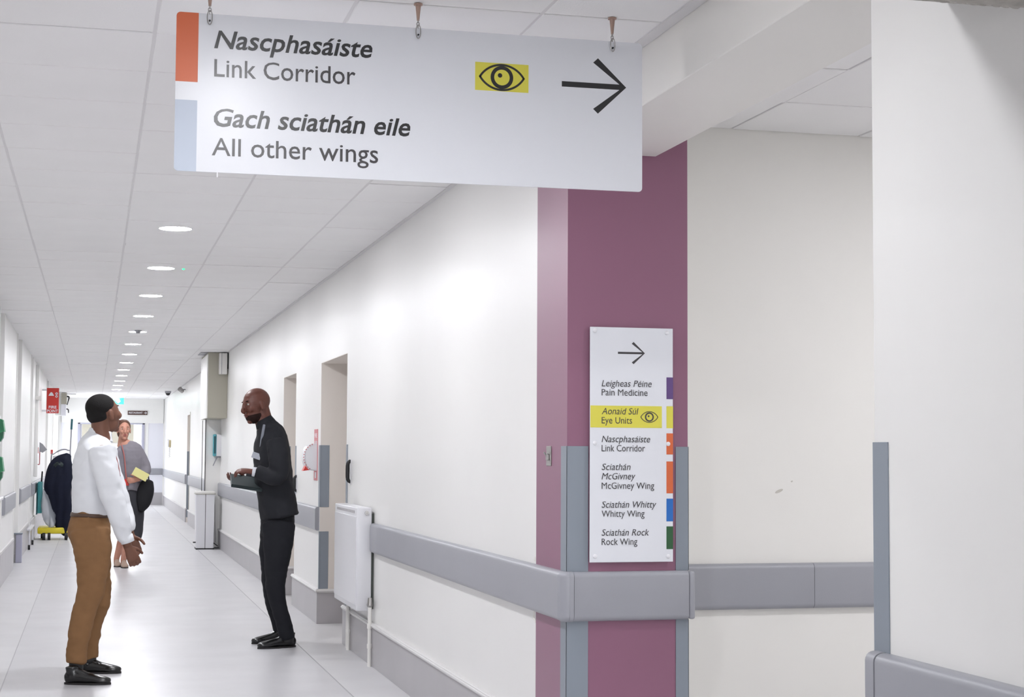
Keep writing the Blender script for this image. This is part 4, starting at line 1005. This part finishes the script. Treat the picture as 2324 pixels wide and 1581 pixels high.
# ---- distant walker behind the man in the white shirt
m3 = thing('person', 'distant walker in a grey top and dark skirt with a lanyard, partly hidden', 'person', tuple(at(272, 1283, 2, 0)))
Y0 = 20.96
hc = Vector(q(281, 976, Y0)); fw = (.15, -1, -.1)
bm = bmesh.new()
P3, R3, _ = head(bm, hc, fw, (0, 0, 1), 1.0)
tube(bm, [(*q(285, 1003, Y0), .06), (*q(290, 1025, Y0), .14, .08), (*q(292, 1070, Y0), .13, .09), (*q(292, 1110, Y0), .14, .09)], (1, 0, 0), 18, 4)
for (kx, ax, dy) in ((284, 264, .08), (296, 280, -.12)):
    tube(bm, [(*q(kx + 3, 1120, Y0), .08), (*q(kx, 1190, Y0 + dy * .3), .055), (*q((kx + ax) / 2, 1235, Y0 + dy), .052), (*q(ax, 1268, Y0 + dy), .034), (*q(ax, 1282, Y0 + dy), .03)], (1, 0, 0), 12, 4)
for pts in ([(*q(268, 1025, Y0), .042), (*q(262, 1075, Y0), .036), (*q(268, 1112, Y0 - .1), .026)], [(*q(313, 1025, Y0), .042), (*q(327, 1070, Y0), .036), (*q(312, 1088, Y0 - .16), .026)]):
    tube(bm, pts, (0, 1, 0), 12, 4)
hand(bm, q(312, 1088, Y0 - .16), (-.9, -.2, -.1), (0, 1, 0), (0, -.1, 1), .7, .92)
hand(bm, q(268, 1112, Y0 - .1), (.1, -.1, -1), (.8, .2, 0), (.2, -1, 0), .5, .92)
body3 = link('body', remesh(bm, .007, 3), 'skin3', m3, smooth=True)
face_parts(P3, R3, body3, 1.0, lips='lips3', hairm='hair3')
bm = bmesh.new(); ball(bm, P3(-.025, 0, .045), 1.0, (.098, .086, .090), R3, 24); ball(bm, P3(-.05, 0, -.03), 1, (.06, .075, .09), R3, 20); link('hair', remesh(bm, .009, 2), 'hair3', m3, smooth=True)
bm = bmesh.new()
tube(bm, [(*q(285, 1004, Y0), .060, .058), (*q(288, 1012, Y0), .14, .08), (*q(290, 1024, Y0), .185, .105), (*q(292, 1060, Y0), .175, .115), (*q(293, 1100, Y0), .165, .112), (*q(294, 1125, Y0), .17, .115)], (1, 0, 0), 26, 4, cap=.1)
for pts in ([(*q(266, 1024, Y0), .066), (*q(260, 1072, Y0), .056), (*q(267, 1106, Y0 - .1), .042)], [(*q(314, 1024, Y0), .068), (*q(329, 1052, Y0), .062), (*q(330, 1072, Y0 - .04), .058), (*q(316, 1086, Y0 - .15), .042)]):
    tube(bm, pts, (0, 1, 0), 16, 4, cap=.1)
link('top', wrinkle(remesh(bm, .010, 4), .008, (8, 8, 9), 2), 'mauve_top', m3, smooth=True)
bm = bmesh.new(); tube(bm, [(*q(293, 1112, Y0), .172, .12), (*q(294, 1140, Y0), .185, .135), (*q(296, 1180, Y0), .165, .125), (*q(297, 1222, Y0 - .02), .13, .11)], (1, 0, 0), 28, 4, cap=.05)
link('skirt', wrinkle(remesh(bm, .010, 3), .010, (12, 12, 4), 4), 'skirt3', m3, smooth=True)
bm = bmesh.new(); tube(bm, [(*q(276, 1008, Y0 - .1), .006), (*q(282, 1035, Y0 - .125), .007), (*q(285, 1068, Y0 - .13), .008), (*q(287, 1088, Y0 - .13), .010)], (1, 0, 0), 8, 4); ln = link('lanyard', bm, 'lany', m3)
a = q(287, 1094, Y0 - .135); link('badge', B(a[0] - .03, a[0] + .03, a[1] - .004, a[1], a[2] - .04, a[2] + .04, bev=.001), 'red', ln)
for (ax, dy) in ((264, .08), (280, -.12)):
    x_ = at(ax, 1282, 1, Y0 + dy).x; shoe(m3, (x_, Y0 + dy + .06), (x_ + .02, Y0 + dy - .18), m='shoe3')
fo = thing('card_folder', 'pale yellow folder under the arm of the distant walker', 'folder', q(317, 1076, Y0 - .2))
a = Vector(q(319, 1076, Y0 - .2)); bm = box(bmesh.new(), -.095, .095, -.008, .008, -.05, .05, bev=.002); bmesh.ops.transform(bm, matrix=Matrix.Translation(a) @ Matrix.Rotation(.5, 4, 'Y'), verts=bm.verts); link('cover', bm, 'fyellow', fo)
bg = thing('shoulder_bag', 'black bag carried at the side of the distant walker', 'bag', q(330, 1125, Y0))
bm = bmesh.new(); tube(bm, [(*q(335, 1092, Y0 - .1), .07, .05), (*q(331, 1112, Y0 - .1), .10, .06), (*q(325, 1140, Y0 - .1), .09, .06), (*q(320, 1158, Y0 - .1), .04, .04)], (1, 0, 0), 20, 4); link('pouch', bm, 'blackbag', bg, smooth=True)
bm = bmesh.new(); tube(bm, [(*q(338, 1095, Y0 - .1), .008), (*q(336, 1078, Y0 - .1), .008), (*q(326, 1072, Y0 - .12), .008), (*q(322, 1090, Y0 - .12), .008)], (0, 1, 0), 8, 4); link('strap', bm, 'black', bg)
